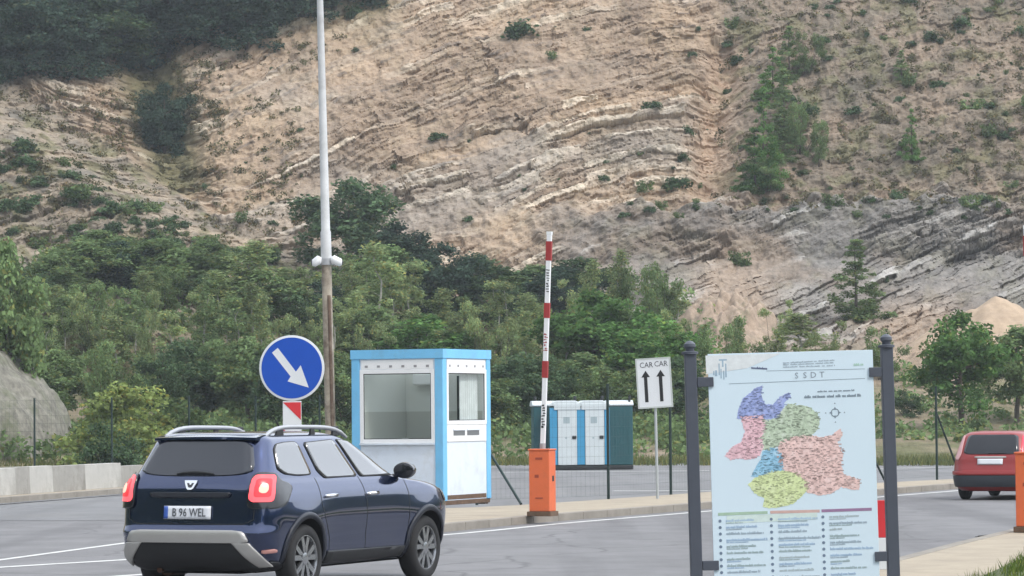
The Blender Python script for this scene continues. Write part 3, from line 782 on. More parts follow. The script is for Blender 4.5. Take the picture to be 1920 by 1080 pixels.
f = MB(); f.box((0, .012, (pz0 + pz1) / 2), (2 * hw, .02, pz1 - pz0)); pl = f.build('marker_plate', M_SIGNW, sg, bevel=.004)
Mp = Matrix.Translation((0, .0, 0)) @ Matrix.Rotation(RAD(90), 4, 'X')
for j in range(3):
    zt = pz1 - .02 - j * .42
    tri = [(-hw * .96, zt), (hw * .96, zt), (hw * .96, zt - 1.9 * hw)] if j == 0 else [(-hw * .96, zt), (hw * .96, zt - 1.9 * hw), (hw * .96, max(pz0 + .02, zt - 3.1 * hw)), (-hw * .96, zt - 1.2 * hw)]
    f = MB(); f.prism(tri, -.001, .003, Mp); f.build('red_stripe', M_REDP, pl)

# ---------------------------------------------------------------- tall pole with cameras
Yp = 60.0
pb = at(622, 850, Yp); pt = at(612, 490, Yp); ptop = at(600, 0, Yp)
z0 = .12
pole = empty('lamp_pole', (pb.x, Yp, z0), 0, 'tall slightly leaning steel pole, silver above and rusty beige below, with two white cameras', 'pole')
sl = (ptop.x - pt.x) / (ptop.z - pt.z)
def pp(z): return Vector(((pt.x - pb.x) + (z + z0 - pt.z) * sl, 0, z))
M_POLEL = mat('peeling_pole_paint', (0.35, 0.305, 0.245), 0.8, var=.4, vscale=4, stain=(.085, .05, .032), stain_amt=1.3, sscale=1.3)
M_POLEU = mat('silver_pole_paint', (0.54, 0.55, 0.555), 0.55, .1, var=.14, vscale=3, stain=(.3, .3, .3), stain_amt=.5, sscale=2)
zc_ = pt.z - z0
f = MB(); f.tube([pp(-.1), pp(zc_ * .5), pp(zc_ - .06)], [.100, .098, .092], 20); f.build('lower_shaft', M_POLEL, pole, smooth=50)
f = MB(); f.tube([pp(.3) + Vector((.045, -.085, 0)), pp(zc_ * .5) + Vector((.04, -.085, 0)), pp(zc_ * .86) + Vector((.035, -.082, 0))], .034, 8); f.build('cable_conduit', mat('conduit_rusty', (.13, .085, .06), .8, var=.4, vscale=4, stain=(.3, .26, .2), stain_amt=.9, sscale=2), pole, smooth=50)
f = MB(); f.tube([pp(zc_ - .06), pp(zc_ + .55), pp(zc_ + .58), pp(9.5), pp(13.5)], [.102, .098, .084, .060, .05], 20); f.build('upper_shaft', M_POLEU, pole, smooth=50)
f = MB(); f.tube([pp(zc_ - .07), pp(zc_ + .05)], .135, 20); f.build('collar', M_STEEL, pole, smooth=50)
for sd, ln, dr in ((-1, .26, -.04), (1, .30, -.03)):
    o_ = pp(zc_)
    f = MB(); e = o_ + Vector((sd * ln, -.1, dr))
    f.tube([o_ + Vector((sd * .1, -.06, .02)), o_ + Vector((sd * .16, -.08, .05))], .03, 10)
    f.tube([o_ + Vector((sd * .09, -.09, .03)), o_ + Vector((sd * .13, -.095, .03)), e - Vector((sd * .03, 0, 0)), e], [.045, .085, .075, .05], 14)
    cm_ = f.build('camera', M_WHITE, pole, smooth=50)
    f = MB(); f.tube([e, e + Vector((sd * .02, 0, -.004))], .038, 12); f.build('lens', M_DGREY, cm_)
f = MB()
arm = [pp(13.3)] + [pp(13.3) + Vector((1.8 * t, -.3 * t, .5 * math.sin(t * 1.6))) for t in (.25, .5, .75, 1)]
f.tube(arm, .035, 10); hd = f.build('lamp_arm', M_STEEL, pole, smooth=50)
f = MB(); f.box(arm[-1] + Vector((.25, -.04, 0)), (.6, .26, .12), 0, 0, .7); f.build('lamp_head', M_STEEL, pole, bevel=.02)

# ---------------------------------------------------------------- lane sign
lb = gp(1233, 935, .12)
ls = empty('lane_sign', lb, RAD(-8), 'white lane sign lettered CAR CAR over two black arrows on a thin steel pole', 'sign')
px2m = lb.y / FOCAL
zc = at(1227, 718, lb.y).z - .12; hw, hh = 33 * px2m, 47 * px2m
R = Matrix.Translation((at(1227, 718, lb.y).x - lb.x, -.05, zc)) @ Matrix.Rotation(RAD(-3), 4, 'Y') @ Matrix.Rotation(RAD(90), 4, 'X')
f = MB(); f.tube([(0, 0, -.05), (-.035, 0, zc + hh * .8)], .028, 12); f.build('pole', mat('sign_pole_grey', (.42, .45, .46), .5, .2, var=.1), ls, smooth=50)
f = MB(); f.prism([(-hw, -hh), (hw, -hh), (hw, hh), (-hw, hh)], -.02, 0, R); pn = f.build('panel', M_SIGNW, ls, bevel=.004)
f = MB()
for a_, b_, c_, d_ in ((-hw, hw, hh - .03, hh), (-hw, hw, -hh, -hh + .03), (-hw, -hw + .03, -hh + .03, hh - .03), (hw - .03, hw, -hh + .03, hh - .03)):
    f.prism([(a_, c_), (b_, c_), (b_, d_), (a_, d_)], .001, .005, R)
f.build('border', mat('sign_border', (.5, .54, .53), .5), pn)
for x in (-.16, .135):
    f = MB(); f.prism([(x - .038, -.37), (x + .028, -.37), (x + .03, .12), (x + .085, .12), (x + .004, .25), (x - .085, .12), (x - .036, .12)], .001, .004, R); f.build('arrow', M_BLACK, pn)
M_TXT = mat('sign_text', (.06, .065, .08), .5)
text_mesh('lettering', 'CAR', .15, M_TXT, pn, R @ Matrix.Translation((-.135, .355, .002)), .002, xs=.9)
text_mesh('lettering', 'CAR', .15, M_TXT, pn, R @ Matrix.Translation((.155, .365, .002)), .002, xs=.9)

# ---------------------------------------------------------------- map board
Yb_ = 22.2; px2m = Yb_ / FOCAL
pc = at(1482, 772, Yb_)
bd = empty('map_board', (pc.x, Yb_, 0.02), 0, 'pale blue map board with coloured regions held between two dark grey posts', 'notice board', rot=(0, RAD(-1.05), RAD(1.5)))
# board local frame: x right, z up; origin below the board's middle at ground
def bl_(px, py):            # measure on the board plane
    p_ = at(px, py, Yb_); l = bd_inv @ p_; return l
bpy.context.view_layer.update()
bd_inv = bd.matrix_world.inverted()
M_BOARD = mat('board_face', (0.66, 0.79, 0.87), 0.35, var=.03, vscale=1)
xl, xr = bl_(1332, 860).x, bl_(1643, 860).x
zt = bl_(1480, 660).z; zb = zt - 1.98
W_, Hh = xr - xl, zt - zb
f = MB(); bx(f, xl, xr, -.006, .012, zb, zt); pan = f.build('panel', M_BOARD, bd, bevel=.002)
def post(px_top, top, px_bot, nm='post'):
    x = bl_((px_top + px_bot) / 2, 860).x; z1 = bl_(px_top, top).z
    f = MB(); bx(f, x - .041, x + .041, -.02, .062, -.05, z1 - .07); po = f.build('post', M_POSTG, bd, bevel=.006)
    Mc = Matrix.Translation((x, .021, 0))
    f = MB(); f.lathe([(.058, z1 - .072), (.058, z1 - .055), (.03, z1 - .05), (.03, z1 - .035), (.042, z1 - .02), (.04, z1 + .0), (.02, z1 + .018), (.001, z1 + .024)], Mc, 18); f.build('finial', M_POSTG, po, smooth=40)
    return x
x1 = post(1291, 645, 1308); x2 = post(1664, 632, 1676)
for py in (712, 1056):
    for x, xe, yy in ((x1 + .043, xl + .035, py), (x2 - .043, xr - .03, py - 10 if py < 900 else py - 8)):
        z = bl_(1480, yy).z
        f = MB(); bx(f, min(x, xe), max(x, xe), -.022, -.0065, z - .033, z + .033); bx(f, min(x, xe), max(x, xe), .0125, .04, z - .033, z + .033); f.build('clamp', M_POSTG, bd, bevel=.003)
# printed face: map regions, header, legend (thin printed layers)
MPn = Matrix.Translation((xl, -.0065, zt)) @ Matrix.Rotation(RAD(90), 4, 'X')      # x right 0..W, y down is negative
def q(px, py):                                     # zoomed print pixels (crop at 1260,620, x2.348) -> board coordinates
    X_, Y_ = 1260 + px / 2.348, 620 + py / 2.348
    l = bl_(X_, Y_); return (l.x - xl, l.z - zt)
LAY = [0.0006]
def printed(name, pts, m, z=None):
    LAY[0] += .00001
    f = MB(); f.prism(pts, 0, (z or 0.0008) + LAY[0] - .0006, MPn); return f.build(name, m, pan)
INK = lambda nm, c: mat(nm, c, .4, var=.1, vscale=25)
def jag(pts, amp, seed, k=6):
    r = random.Random(seed); o = []
    for i in range(len(pts)):
        a_, b_ = pts[i], pts[(i + 1) % len(pts)]
        for j in range(k):
            t = j / k; o.append((a_[0] + (b_[0] - a_[0]) * t + r.uniform(-amp, amp), a_[1] + (b_[1] - a_[1]) * t + r.uniform(-amp, amp)))
    return o
REG = [
    ('blue_region', (.33, .40, .70), [(296, 382), (300, 345), (318, 305), (345, 280), (365, 262), (400, 246), (392, 285), (408, 322), (440, 325), (468, 295), (505, 276), (512, 290), (488, 318), (482, 360), (460, 385), (420, 392), (395, 376), (350, 384)]),
    ('green_region', (.50, .60, .45), [(395, 390), (425, 395), (462, 388), (490, 350), (510, 330), (555, 335), (600, 345), (630, 370), (638, 410), (625, 440), (590, 468), (545, 470), (500, 480), (470, 500), (430, 520), (400, 512), (388, 470), (410, 430)]),
    ('pink_region', (.80, .52, .57), [(300, 384), (345, 386), (392, 380), (406, 430), (388, 468), (395, 510), (380, 545), (345, 560), (300, 556), (262, 562), (240, 545), (262, 515), (305, 490), (320, 450), (312, 415)]),
    ('salmon_region', (.80, .57, .53), [(490, 500), (520, 482), (560, 472), (610, 470), (660, 478), (700, 470), (735, 440), (745, 470), (722, 500), (745, 540), (740, 590), (748, 630), (790, 640), (815, 655), (812, 690), (780, 690), (740, 680), (700, 705), (650, 715), (600, 700), (570, 650), (520, 620), (485, 600), (472, 550)]),
    ('azure_region', (.30, .56, .74), [(400, 535), (440, 520), (475, 545), (486, 600), (470, 622), (430, 625), (390, 640), (352, 638), (372, 600), (392, 570)]),
    ('lime_region', (.66, .75, .40), [(345, 680), (375, 650), (430, 630), (485, 622), (530, 630), (568, 655), (590, 690), (560, 730), (530, 755), (490, 768), (440, 775), (405, 770), (410, 735), (370, 715)]),
]
r_ = random.Random(5)
for nm, c_, pts in REG:
    gx_ = sum(p_[0] for p_ in pts) / len(pts); gy_ = sum(p_[1] for p_ in pts) / len(pts)
    pts = [(gx_ + (p_[0] - gx_) * 1.09, gy_ + (p_[1] - gy_) * 1.09) for p_ in pts]
    reg = printed(nm, jag([q(*p_) for p_ in pts],   .0045, len(pts), 6), mat(nm, c_, .4, var=.28, vscale=34, stain=tuple(min(.9, .3 + v_ * .75) for v_ in c_), stain_amt=.9, sscale=22))
    # place names on the map: too small to read, short dark strokes
    f = MB(); f2 = MB(); n_t = 0
    pl_ = [q(*p_) for p_ in pts]; X0 = min(p_[0] for p_ in pl_); X1 = max(p_[0] for p_ in pl_); Y0 = min(p_[1] for p_ in pl_); Y1 = max(p_[1] for p_ in pl_)
    tot = int((X1 - X0) * (Y1 - Y0) * 2200)
    for i in range(tot * 4):
        if n_t > tot: break
        x, y = r_.uniform(X0, X1), r_.uniform(Y0, Y1)
        if not in_poly(x, y, pl_): continue
        n_t += 1; w_, h_ = r_.uniform(.008, .026), r_.uniform(.004, .008); sk = r_.uniform(-.004, .004)
        (f if i % 2 else f2).prism([(x, y), (x + w_, y + sk), (x + w_ * .9, y + h_ + sk), (x, y + h_)], .0012, .0014, MPn)
    dk_ = tuple(v_ * .5 for v_ in c_); lt_ = tuple(.52 * v_ + .02 for v_ in c_)
    f.build('lettering', INK('ink_dark', lt_), pan); f2.build('print', INK('ink_mid', tuple(min(.85, v_ * .74) for v_ in c_)), pan)
INKG = INK('ink_grey', (.22, .28, .33)); INKL = INK('ink_pale', (.40, .48, .54)); INKB = INK('ink_blue', (.25, .40, .55))
# header: crest of buildings, dark wordmark, lines
f = MB()
for x0, x1_, y0, y1_ in ((205, 240, 126, 132), (218, 226, 132, 160), (203, 210, 145, 196), (232, 240, 145, 205), (188, 198, 175, 200), (212, 218, 168, 210), (180, 186, 178, 196), (224, 230, 176, 215)):
    a_, b_ = q(x0, y0), q(x1_, y1_); f.prism([(a_[0], b_[1]), (b_[0], b_[1]), (b_[0], a_[1]), (a_[0], a_[1])], .0, .001, MPn)
f.build('crest', INK('ink_crest', (.33, .45, .55)), pan)
def strip(a_, b_, th, m, name='print_line', wob=0):
    A_, B_ = q(*a_), q(*b_); return printed(name, [(A_[0], A_[1] - th / 2), (B_[0], B_[1] - th / 2), (B_[0], B_[1] + th / 2), (A_[0], A_[1] + th / 2)], m)
f = MB(); printed('header_tint', [q(146, 110), q(480, 100), q(330, 165), q(150, 192)], INK('ink_cream', (.72, .76, .77)))
def words(a_, b_, th, m, seed, gap=.012, name='small_print'):
    """a line of print too small to read: uneven word-long strokes"""
    r = random.Random(seed); A_, B_ = Vector(q(*a_)), Vector(q(*b_)); L = (B_ - A_).length; d = (B_ - A_).normalized(); n_ = Vector((-d.y, d.x)); s = 0; f = MB()
    while s < L:
        w_ = min(L - s, r.uniform(.018, .06)); x = s
        while x < s + w_:
            lw = r.uniform(.0025, .0055); hh_ = th * r.choice((.6, .6, .65, .6, .9))
            p0 = A_ + d * x - n_ * th * .4; p1 = p0 + d * lw
            f.prism([p0, p1, p1 + n_ * hh_, p0 + n_ * hh_], .0006, .0012, MPn); x += lw + .0012
        s += w_ + gap * r.uniform(.5, 1.2)
    return f.build(name, m, pan)
words((348, 163), (416, 167), .018, INK('ink_navy', (.10, .12, .22)), 3, .004)
for i, (y0, y1_) in enumerate(((142, 132), (150, 143), (160, 156))): words((488, y0), (716, y1_ - 3), .011, INKL, 10 + i)
strip((415, 177), (850, 168), .0025, INKG); strip((250, 234), (850, 210), .003, INKG)
words((800, 150), (840, 148), .02, INK('ink_green', (.45, .66, .55)), 33, .004)
for ch, x in zip('SSDT', (548, 585, 622, 660)):
    a_ = q(x, 199 - (x - 548) * .04); text_mesh('header_lettering', ch, .058, INK('ink_head', (.28, .33, .38)), pan, MPn @ Matrix.Translation((a_[0], a_[1], .001)), .0004)
words((640, 268), (800, 262), .014, INKG, 41, .01); words((582, 292), (835, 284), .022, INKG, 42, .012)
# compass rose
cx_, cy_ = q(718, 361)
f = MB()
for k in range(4):
    t = k * math.pi / 2
    for off, L_, w_ in ((0, .075, .012),):
        c_, s_ = math.cos(t), math.sin(t)
        f.prism([(cx_ + c_ * .02 - s_ * w_, cy_ + s_ * .02 + c_ * w_), (cx_ + c_ * L_ * .55, cy_ + s_ * L_ * .55), (cx_ + c_ * .02 + s_ * w_, cy_ + s_ * .02 - c_ * w_)], 0, .001, MPn)
    a0 = t + .3; ring = [(cx_ + r__ * math.cos(a0 + j * .16), cy_ + r__ * math.sin(a0 + j * .16)) for r__, js in ((.03, range(7)), (.024, range(6, -1, -1))) for j in js]
    f.prism(ring, 0, .001, MPn)
    f.prism([(cx_ + math.cos(t) * .065 - .006, cy_ + math.sin(t) * .065 - .004), (cx_ + math.cos(t) * .065 + .006, cy_ + math.sin(t) * .065 - .004), (cx_ + math.cos(t) * .065, cy_ + math.sin(t) * .065 + .006)], 0, .001, MPn)
f.build('compass_rose', INKG, pan)
# legend: coloured rules and three columns
for (a_, b_, c_) in (((202, 808), (420, 800), (.40, .55, .42)), ((432, 799), (650, 794), (.62, .42, .38)), ((658, 793), (880, 786), (.33, .20, .33))): strip(a_, b_, .02, INK('legend_rule', c_), 'legend_rule')
printed('legend_tint', [q(240, 815), q(640, 800), q(640, 830), q(240, 850)], INK('ink_tint', (.64, .76, .72)))
r_ = random.Random(8)
cols_ = [(210, 838, 236, [360, 372, 400, 415, 365, 395, 340, 405, 380, 395, 370, 410, 350, 390]), (436, 830, 466, [640, 600, 590, 650, 625, 610, 600, 605, 615, 640, 600, 590, 630, 600]), (664, 820, 692, [822, 855, 745, 820, 830, 880, 830, 775, 850, 800, 850, 830, 820, 840])]
LB = [INK('legend_ink_a', (.36, .45, .52)), INK('legend_ink_b', (.38, .52, .68)), INK('legend_ink_c', (.46, .54, .56)), INK('legend_ink_d', (.36, .46, .47))]
dots = MB()
for ci, (x, y, xt, ends) in enumerate(cols_):
    for i, e in enumerate(ends):
        yy = y + i * 28.3; dxx = i * .9
        a_ = q(x + dxx, yy); dots.prism([(a_[0] + .011 * math.cos(k * .785), a_[1] + .011 * math.sin(k * .785)) for k in range(8)], .0004, .0012, MPn)
        words((xt + dxx, yy - 1), (e + dxx, yy - 6), .020, LB[r_.randrange(4)], 100 * ci + i, .006)
        if i % 3 != 2: words((xt + dxx, yy + 9), (xt + dxx + (e - xt) * r_.uniform(.4, .9), yy + 6), .012, LB[r_.randrange(4)], 900 + 100 * ci + i, .006)
dots.build('bullet_points', INK('ink_bullet', (.16, .22, .30)), pan)

# ---------------------------------------------------------------- red and white marker post behind the board
mp_ = gp(1652, 1112, .0)
mk = empty('marker_post', (at(1648, 1000, 27.5).x, 27.5, .12), RAD(-6), 'red over white marker plate on a short post behind the map board', 'marker')
zt_ = at(1655, 938, 27.5).z - .12; zr = at(1655, 1008, 27.5).z - .12
f = MB(); bx(f, -.16, .085, 0, .02, zr, zt_); f.build('red_plate', M_REDP, mk, bevel=.004)
f = MB(); bx(f, -.16, .085, .0, .02, .35, zr - .003); f.build('white_plate', M_SIGNW, mk, bevel=.004)
f = MB(); f.tube([(-.03, .055, -.05), (-.03, .055, zt_ - .05)], .03, 12); f.build('post', M_STEEL, mk, smooth=50)

# ---------------------------------------------------------------- portable toilets
M_TSIDE = mat('toilet_teal_wall', (0.022, 0.095, 0.11), 0.5, var=.08, vscale=3)
M_TFRONT = mat('toilet_blue_front', (0.055, 0.30, 0.52), 0.45, var=.06, vscale=3)
M_TROOF = mat('toilet_white_roof', (0.62, 0.68, 0.70), 0.5, var=.06)
M_TVENT = mat('toilet_vent', (.36, .44, .47), .6)
def toilet(x, y, rz, label, door=True):
    r = empty('portable_toilet', (x, y, 0.01), rz, label, 'toilet', 'portable toilets')
    f = MB(); f.box((0, 0, .07), (1.08, 1.1, .13)); f.build('skid', M_DGREY, r, bevel=.02)
    f = MB(); f.box((0, 0, 1.07), (1.06, 1.08, 1.86)); bo = f.build('cabin', [M_TSIDE], r, bevel=.03)
    g = MB()
    for sx_ in (-1, 1):
        for k in range(5): g.box((sx_ * .535, -.36 + .18 * k, 1.05), (.018, .05, 1.6))
    g.build('corrugation', M_TSIDE, bo)
    # white roof with a raised rounded middle
    pr = [(-.57, 0), (-.57, .05), (-.45, .1), (-.3, .17), (.3, .17), (.45, .1), (.57, .05), (.57, 0)]
    f = MB(); f.prism(pr, -.58, .58, Matrix.Translation((0, 0, 2.003)) @ Matrix.Rotation(RAD(90), 4, 'X')); f.build('roof', M_TROOF, r, bevel=.03)
    f = MB(); f.tube([(.38, .42, 2.1), (.38, .42, 2.32)], .05, 10); f.build('vent_pipe', M_DGREY, r)
    if door:
        f = MB(); f.box((-.39, -.552, 1.05), (.24, .02, 1.78)); f.box((.44, -.552, 1.05), (.16, .02, 1.78)); f.build('front_panel', M_TFRONT, r, bevel=.008)
        f = MB(); f.box((.045, -.558, 1.07), (.60, .03, 1.84)); d = f.build('door', M_TROOF, r, bevel=.015)
        f = MB(); f.box((.045, -.578, 1.98), (.84, .03, .2)); f.build('header', M_TROOF, r, bevel=.03)
        f = MB()
        f.box((.02, -.576, 1.56), (.2, .008, .2))
        f.build('door_vent', M_TVENT, d)
        f = MB(); f.box((.26, -.585, 1.02), (.13, .03, .1)); f.build('latch', M_DGREY, d, bevel=.01)
        f = MB(); f.box((-.0, -.5755, 1.0), (.06, .007, .05)); f.build('sign', M_TVENT, d)
    return r
ty = gp(1080, 881).y
tx = lambda px: at(px, 878, ty).x
toilet(tx(1059), ty, RAD(4), 'blue portable toilet with white door just right of the barrier arm')
toilet(tx(1110), ty + .05, RAD(4), 'blue portable toilet with white door next to the dark teal one')
toilet(tx(1161), ty - .0, RAD(-86), 'dark teal portable toilet turned side on at the right end of the row', True).scale = (.8, .74, 1)
toilet(tx(1031), ty + .7, RAD(94), 'portable toilet half hidden behind the barrier arm at the left end of the row', True)

# ---------------------------------------------------------------- wire fences
M_WIRE = mat('fence_wire', (0.03, 0.06, 0.05), 0.5)
def fence(posts, h, label, braces=(), z0=0.0, cell=.12, wr=.0015):
    r = empty('wire_fence', (posts[0][0], posts[0][1], z0), 0, label, 'fence')
    o_ = Vector((posts[0][0], posts[0][1], 0))
    P = [Vector((p_[0], p_[1], 0)) - o_ for p_ in posts]
    for p_ in P:
        f = MB(); f.tube([p_ + Vector((0, 0, -.05)), p_ + Vector((0, 0, h))], .03, 10)
        f.tube([p_ + Vector((0, 0, h)), p_ + Vector((0, 0, h + .015))], .034, 10); f.build('post', M_FENCE, r, smooth=50)
    for a_, b_ in braces:
        f = MB(); f.tube([Vector((*a_, 0)) - o_ - Vector((0, 0, z0)), Vector((*b_, 0)) - o_ - Vector((0, 0, z0))] if len(a_) == 2 else [Vector(a_) - o_ - Vector((0, 0, z0)), Vector(b_) - o_ - Vector((0, 0, z0))], .026, 10); f.build('brace', M_FENCE, r, smooth=50)
    f = MB()
    for i in range(len(P) - 1):
        a_, b_ = P[i], P[i + 1]; L = (b_ - a_).length; d = (b_ - a_).normalized()
        n_ = int(L / cell); nh = int((h - .1) / (cell * 1.5))
        nn = Vector((-d.y, d.x, 0))
        def wire(p0, p1, up):
            s_ = (d if up else Vector((0, 0, 1))) * wr
            f.add([p0 - s_, p0 + s_, p1 + s_, p1 - s_], [(0, 1, 2, 3)])
        for k in range(n_ + 1): p_ = a_ + d * (L * k / n_); wire(p_ + Vector((0, 0, .05)), p_ + Vector((0, 0, h - .05)), True)
        for k in range(nh + 1): z = .05 + (h - .1) * k / nh; wire(a_ + Vector((0, 0, z)) + nn * .004, b_ + Vector((0, 0, z)) + nn * .004, False)
    f.build('wire_mesh', M_WIRE, r)
    return r
p1 = gp(1141, 934, .12); p2 = gp(1258, 927, .12); p3 = gp(1757, 897, .12); p25 = gp(1440, 917, .12); p26 = gp(1600, 907, .12)
p0 = at(893, 800, c0.y + 2.6); p4 = gp(1990, 884, .12); p5 = gp(2200, 872, .12)
ba0 = gp(977, 945, .12); ba1 = at(926, 878, p0.y)
fence([(p0.x, p0.y), (p1.x, p1.y), (p2.x, p2.y), (p25.x, p25.y), (p26.x, p26.y), (p3.x, p3.y), (p4.x, p4.y), (p5.x, p5.y)], 2.25, 'dark green wire fence along the back of the traffic island from booth to red car', z0=.12,
      braces=[((ba0.x, ba0.y, .12), (p0.x, p0.y, 1.5)), ((p3.x, p3.y, 1.75), (at(1800, 850, p3.y + 1).x, p3.y + 1, .15)), ((p26.x + .0, p26.y, 1.7), (gp(1660, 903, .12).x, gp(1660, 903, .12).y, .12))])
l0 = [gp(px, 899) for px in (-420, -250, -90, 65, 210, 355, 480, 600)]
fence([(p_.x, p_.y) for i, p_ in enumerate(l0)], 2.35, 'wire fence behind the concrete barrier at the left', cell=.14, wr=.0018)

# ---------------------------------------------------------------- concrete barrier blocks at the left
LW = offset_line(LK, .75)
pts = resample(LW, 600)
def x_px(p_): return proj((p_[0], p_[1], .5))[0]
edges = [-330, -230, -150, -62, 18, 45, 88, 150, 216, 268, 330, 420, 520, 600]
looks = ['', '', '', 'pale concrete barrier block at the left frame edge', 'narrow stained brownish concrete barrier block', 'pale concrete barrier block right of the narrow brown stained one', 'broad concrete barrier block with a grey stain', 'tall pale concrete barrier block at the end before the lower stretch', 'lower grey concrete barrier block beside the blue car tail light', '', '', '', '']
for i in range(3, 9):
    a_ = min(pts, key=lambda p_: abs(x_px(p_) - edges[i])); b_ = min(pts, key=lambda p_: abs(x_px(p_) - edges[i + 1]))
    A_, B_ = Vector(a_), Vector(b_); L = (B_ - A_).length - .006; c_ = (A_ + B_) / 2; ang = math.atan2(B_.y - A_.y, B_.x - A_.x)
    h_ = .60 if i < 8 else .52
    h_ += random.uniform(-.015, .02)
    prof = [(-.16, 0), (-.13, h_), (.13, h_), (.16, 0)]
    f = MB(); f.prism(prof, -L / 2, L / 2, Matrix.Rotation(RAD(90), 4, 'Z') @ Matrix.Rotation(RAD(90), 4, 'X'))
    o_ = f.build('concrete_barrier', M_CONCD if i in (4, 6, 8, 11) else M_CONC, None, bevel=.008, loc=(c_.x, c_.y, .118)); o_.rotation_euler = (0, 0, ang + random.uniform(-.006, .006))
    tag(o_, looks[i] or 'concrete barrier block hidden beside the frame or behind the blue car', 'barrier', 'concrete barrier blocks')
# drain grates in the gutter, right foreground
M_GRATE = mat('cast_iron', (.05, .048, .045), .7, var=.3, vscale=10)
for (px, py, lab) in ((1718, 1046, 'dark drain grate in the gutter beside the map board'), (1862, 1006, 'small drain grate in the gutter under the orange cabinet')):
    g_ = gp(px, py, .004); f = MB()
    f.prism([(-.26, -.17), (.26, -.17), (.26, .17), (-.26, .17)], 0, .008)
    for k in range(9): f.box((-.22 + .055 * k, 0, .014), (.025, .28, .012))
    o_ = f.build('drain_grate', M_GRATE, None, loc=g_); o_.rotation_euler = (0, 0, RAD(60)); tag(o_, lab, 'drain')
# ================================================================== CARS
class Body:
    """car body as stacked plan outlines: table rows are (z, rear x, front x, half width)"""
    def __init__(s, table, rear=(.30, .24), front=(.5, .36), bow=.05, axles=(-1.31, 1.36), haunch=.022):
        s.t = np.array(table); s.rear = rear; s.front = front; s.bow = bow; s.axles = axles; s.haunch = haunch
        z = s.t[:, 0]; s.sl = []
        for k in (1, 2, 3):
            yv = s.t[:, k]; d = np.gradient(yv, z)
            dl = np.diff(yv) / np.diff(z); m = np.zeros_like(yv)          # monotone cubic slopes
            m[0], m[-1] = dl[0], dl[-1]
            for i in range(1, len(yv) - 1):
                m[i] = 0 if dl[i - 1] * dl[i] <= 0 else 2 * dl[i - 1] * dl[i] / (dl[i - 1] + dl[i])
            s.sl.append(m)
    def par(s, z):
        T = s.t; z = min(max(z, T[0, 0]), T[-1, 0]); i = int(min(max(np.searchsorted(T[:, 0], z) - 1, 0), len(T) - 2))
        h = T[i + 1, 0] - T[i, 0]; t = (z - T[i, 0]) / h; r = []
        for k in (1, 2, 3):
            m = s.sl[k - 1]; a, b = T[i, k], T[i + 1, k]
            r.append((2 * t ** 3 - 3 * t ** 2 + 1) * a + (t ** 3 - 2 * t ** 2 + t) * h * m[i] + (-2 * t ** 3 + 3 * t ** 2) * b + (t ** 3 - t ** 2) * h * m[i + 1])
        return r
    def ring(s, z):
        """half outline from rear middle to front middle (y >= 0), 2D points x, y"""
        xr, xf, hw = s.par(z); ra, rb = s.rear; fa, fb = s.front
        k = min(1, (xf - xr) / 3.0); ra, fa = ra * k, fa * k; rb = min(rb, hw * .6); fb = min(fb, hw * .7)
        P = []
        bw = s.bow; fbw = .16 * k
        for i in range(12): y = (hw - rb) * i / 12; P.append((xr + bw * (y / hw) ** 2, y))
        xc = xr + bw * ((hw - rb) / hw) ** 2
        for i in range(13):
            t = math.pi / 2 * i / 12; P.append((xc + ra * (1 - math.cos(t)), hw - rb + rb * math.sin(t)))
        xfc = xf - fbw * ((hw - fb) / hw) ** 2
        x0, x1 = xc + ra, xfc - fa
        for i in range(1, 56): P.append((x0 + (x1 - x0) * i / 56, hw))
        for i in range(13):
            t = math.pi / 2 * (1 - i / 12); P.append((xfc - fa * (1 - math.cos(t)), hw - fb + fb * math.sin(t)))
        for i in range(11, -1, -1): y = (hw - fb) * i / 12; P.append((xf - fbw * (y / hw) ** 2, y))
        R = []
        for x, y in P:
            b = sum(math.exp(-((x - ax) / .42) ** 2) for ax in s.axles) * math.exp(-((z - .70) / .22) ** 2) * s.haunch
            sc = -.018 * math.exp(-((z - .56) / .10) ** 2) * (1 if s.axles[0] + .3 < x < s.axles[1] - .3 else 0)
            R.append((x, y + (b + sc * .6) * min(1, y / hw)))
        return R
    def side(s, x, z):
        R = s.ring(z); m = max(range(len(R)), key=lambda i: R[i][1] * 0 + (1 if 24 <= i <= 81 and R[i][0] <= x else 0) * R[i][0])
        best = None
        for i in range(20, len(R) - 1):
            if R[i][0] <= x <= R[i + 1][0] and R[i][1] > .2:
                t = (x - R[i][0]) / max(1e-6, R[i + 1][0] - R[i][0]); return R[i][1] + t * (R[i + 1][1] - R[i][1])
        return R[24][1] if x < R[24][0] else R[-14][1]
    def pu(s, u, z):
        """point at outline distance u from the rear middle (sign = side), height z, with outward normal"""
        R = s.ring(z); sg = 1 if u >= 0 else -1; d = abs(u); L = 0
        for i in range(len(R) - 1):
            ln = math.hypot(R[i + 1][0] - R[i][0], R[i + 1][1] - R[i][1])
            if L + ln >= d:
                t = (d - L) / max(ln, 1e-9); return Vector((R[i][0] + t * (R[i + 1][0] - R[i][0]), sg * (R[i][1] + t * (R[i + 1][1] - R[i][1])), z))
            L += ln
    def mesh(s, nz=64):
        T = s.t; zz = sorted(set(list(np.linspace(T[0, 0], T[-1, 0], nz)) + list(T[:, 0])))
        V = []; F = []; n = None
        for z in zz:
            R = s.ring(z); loop = R + [(x, -y) for x, y in reversed(R[1:-1])]; n = len(loop)
            V += [(x, y, z) for x, y in loop]
        for j in range(len(zz) - 1):
            for i in range(n):
                k = (i + 1) % n; F.append((j * n + i, (j + 1) * n + i, (j + 1) * n + k, j * n + k))
        F.append(tuple(range(n)))
        o = (len(zz) - 1) * n
        F.append(tuple(reversed([o + i for i in range(n)])))
        return V, F
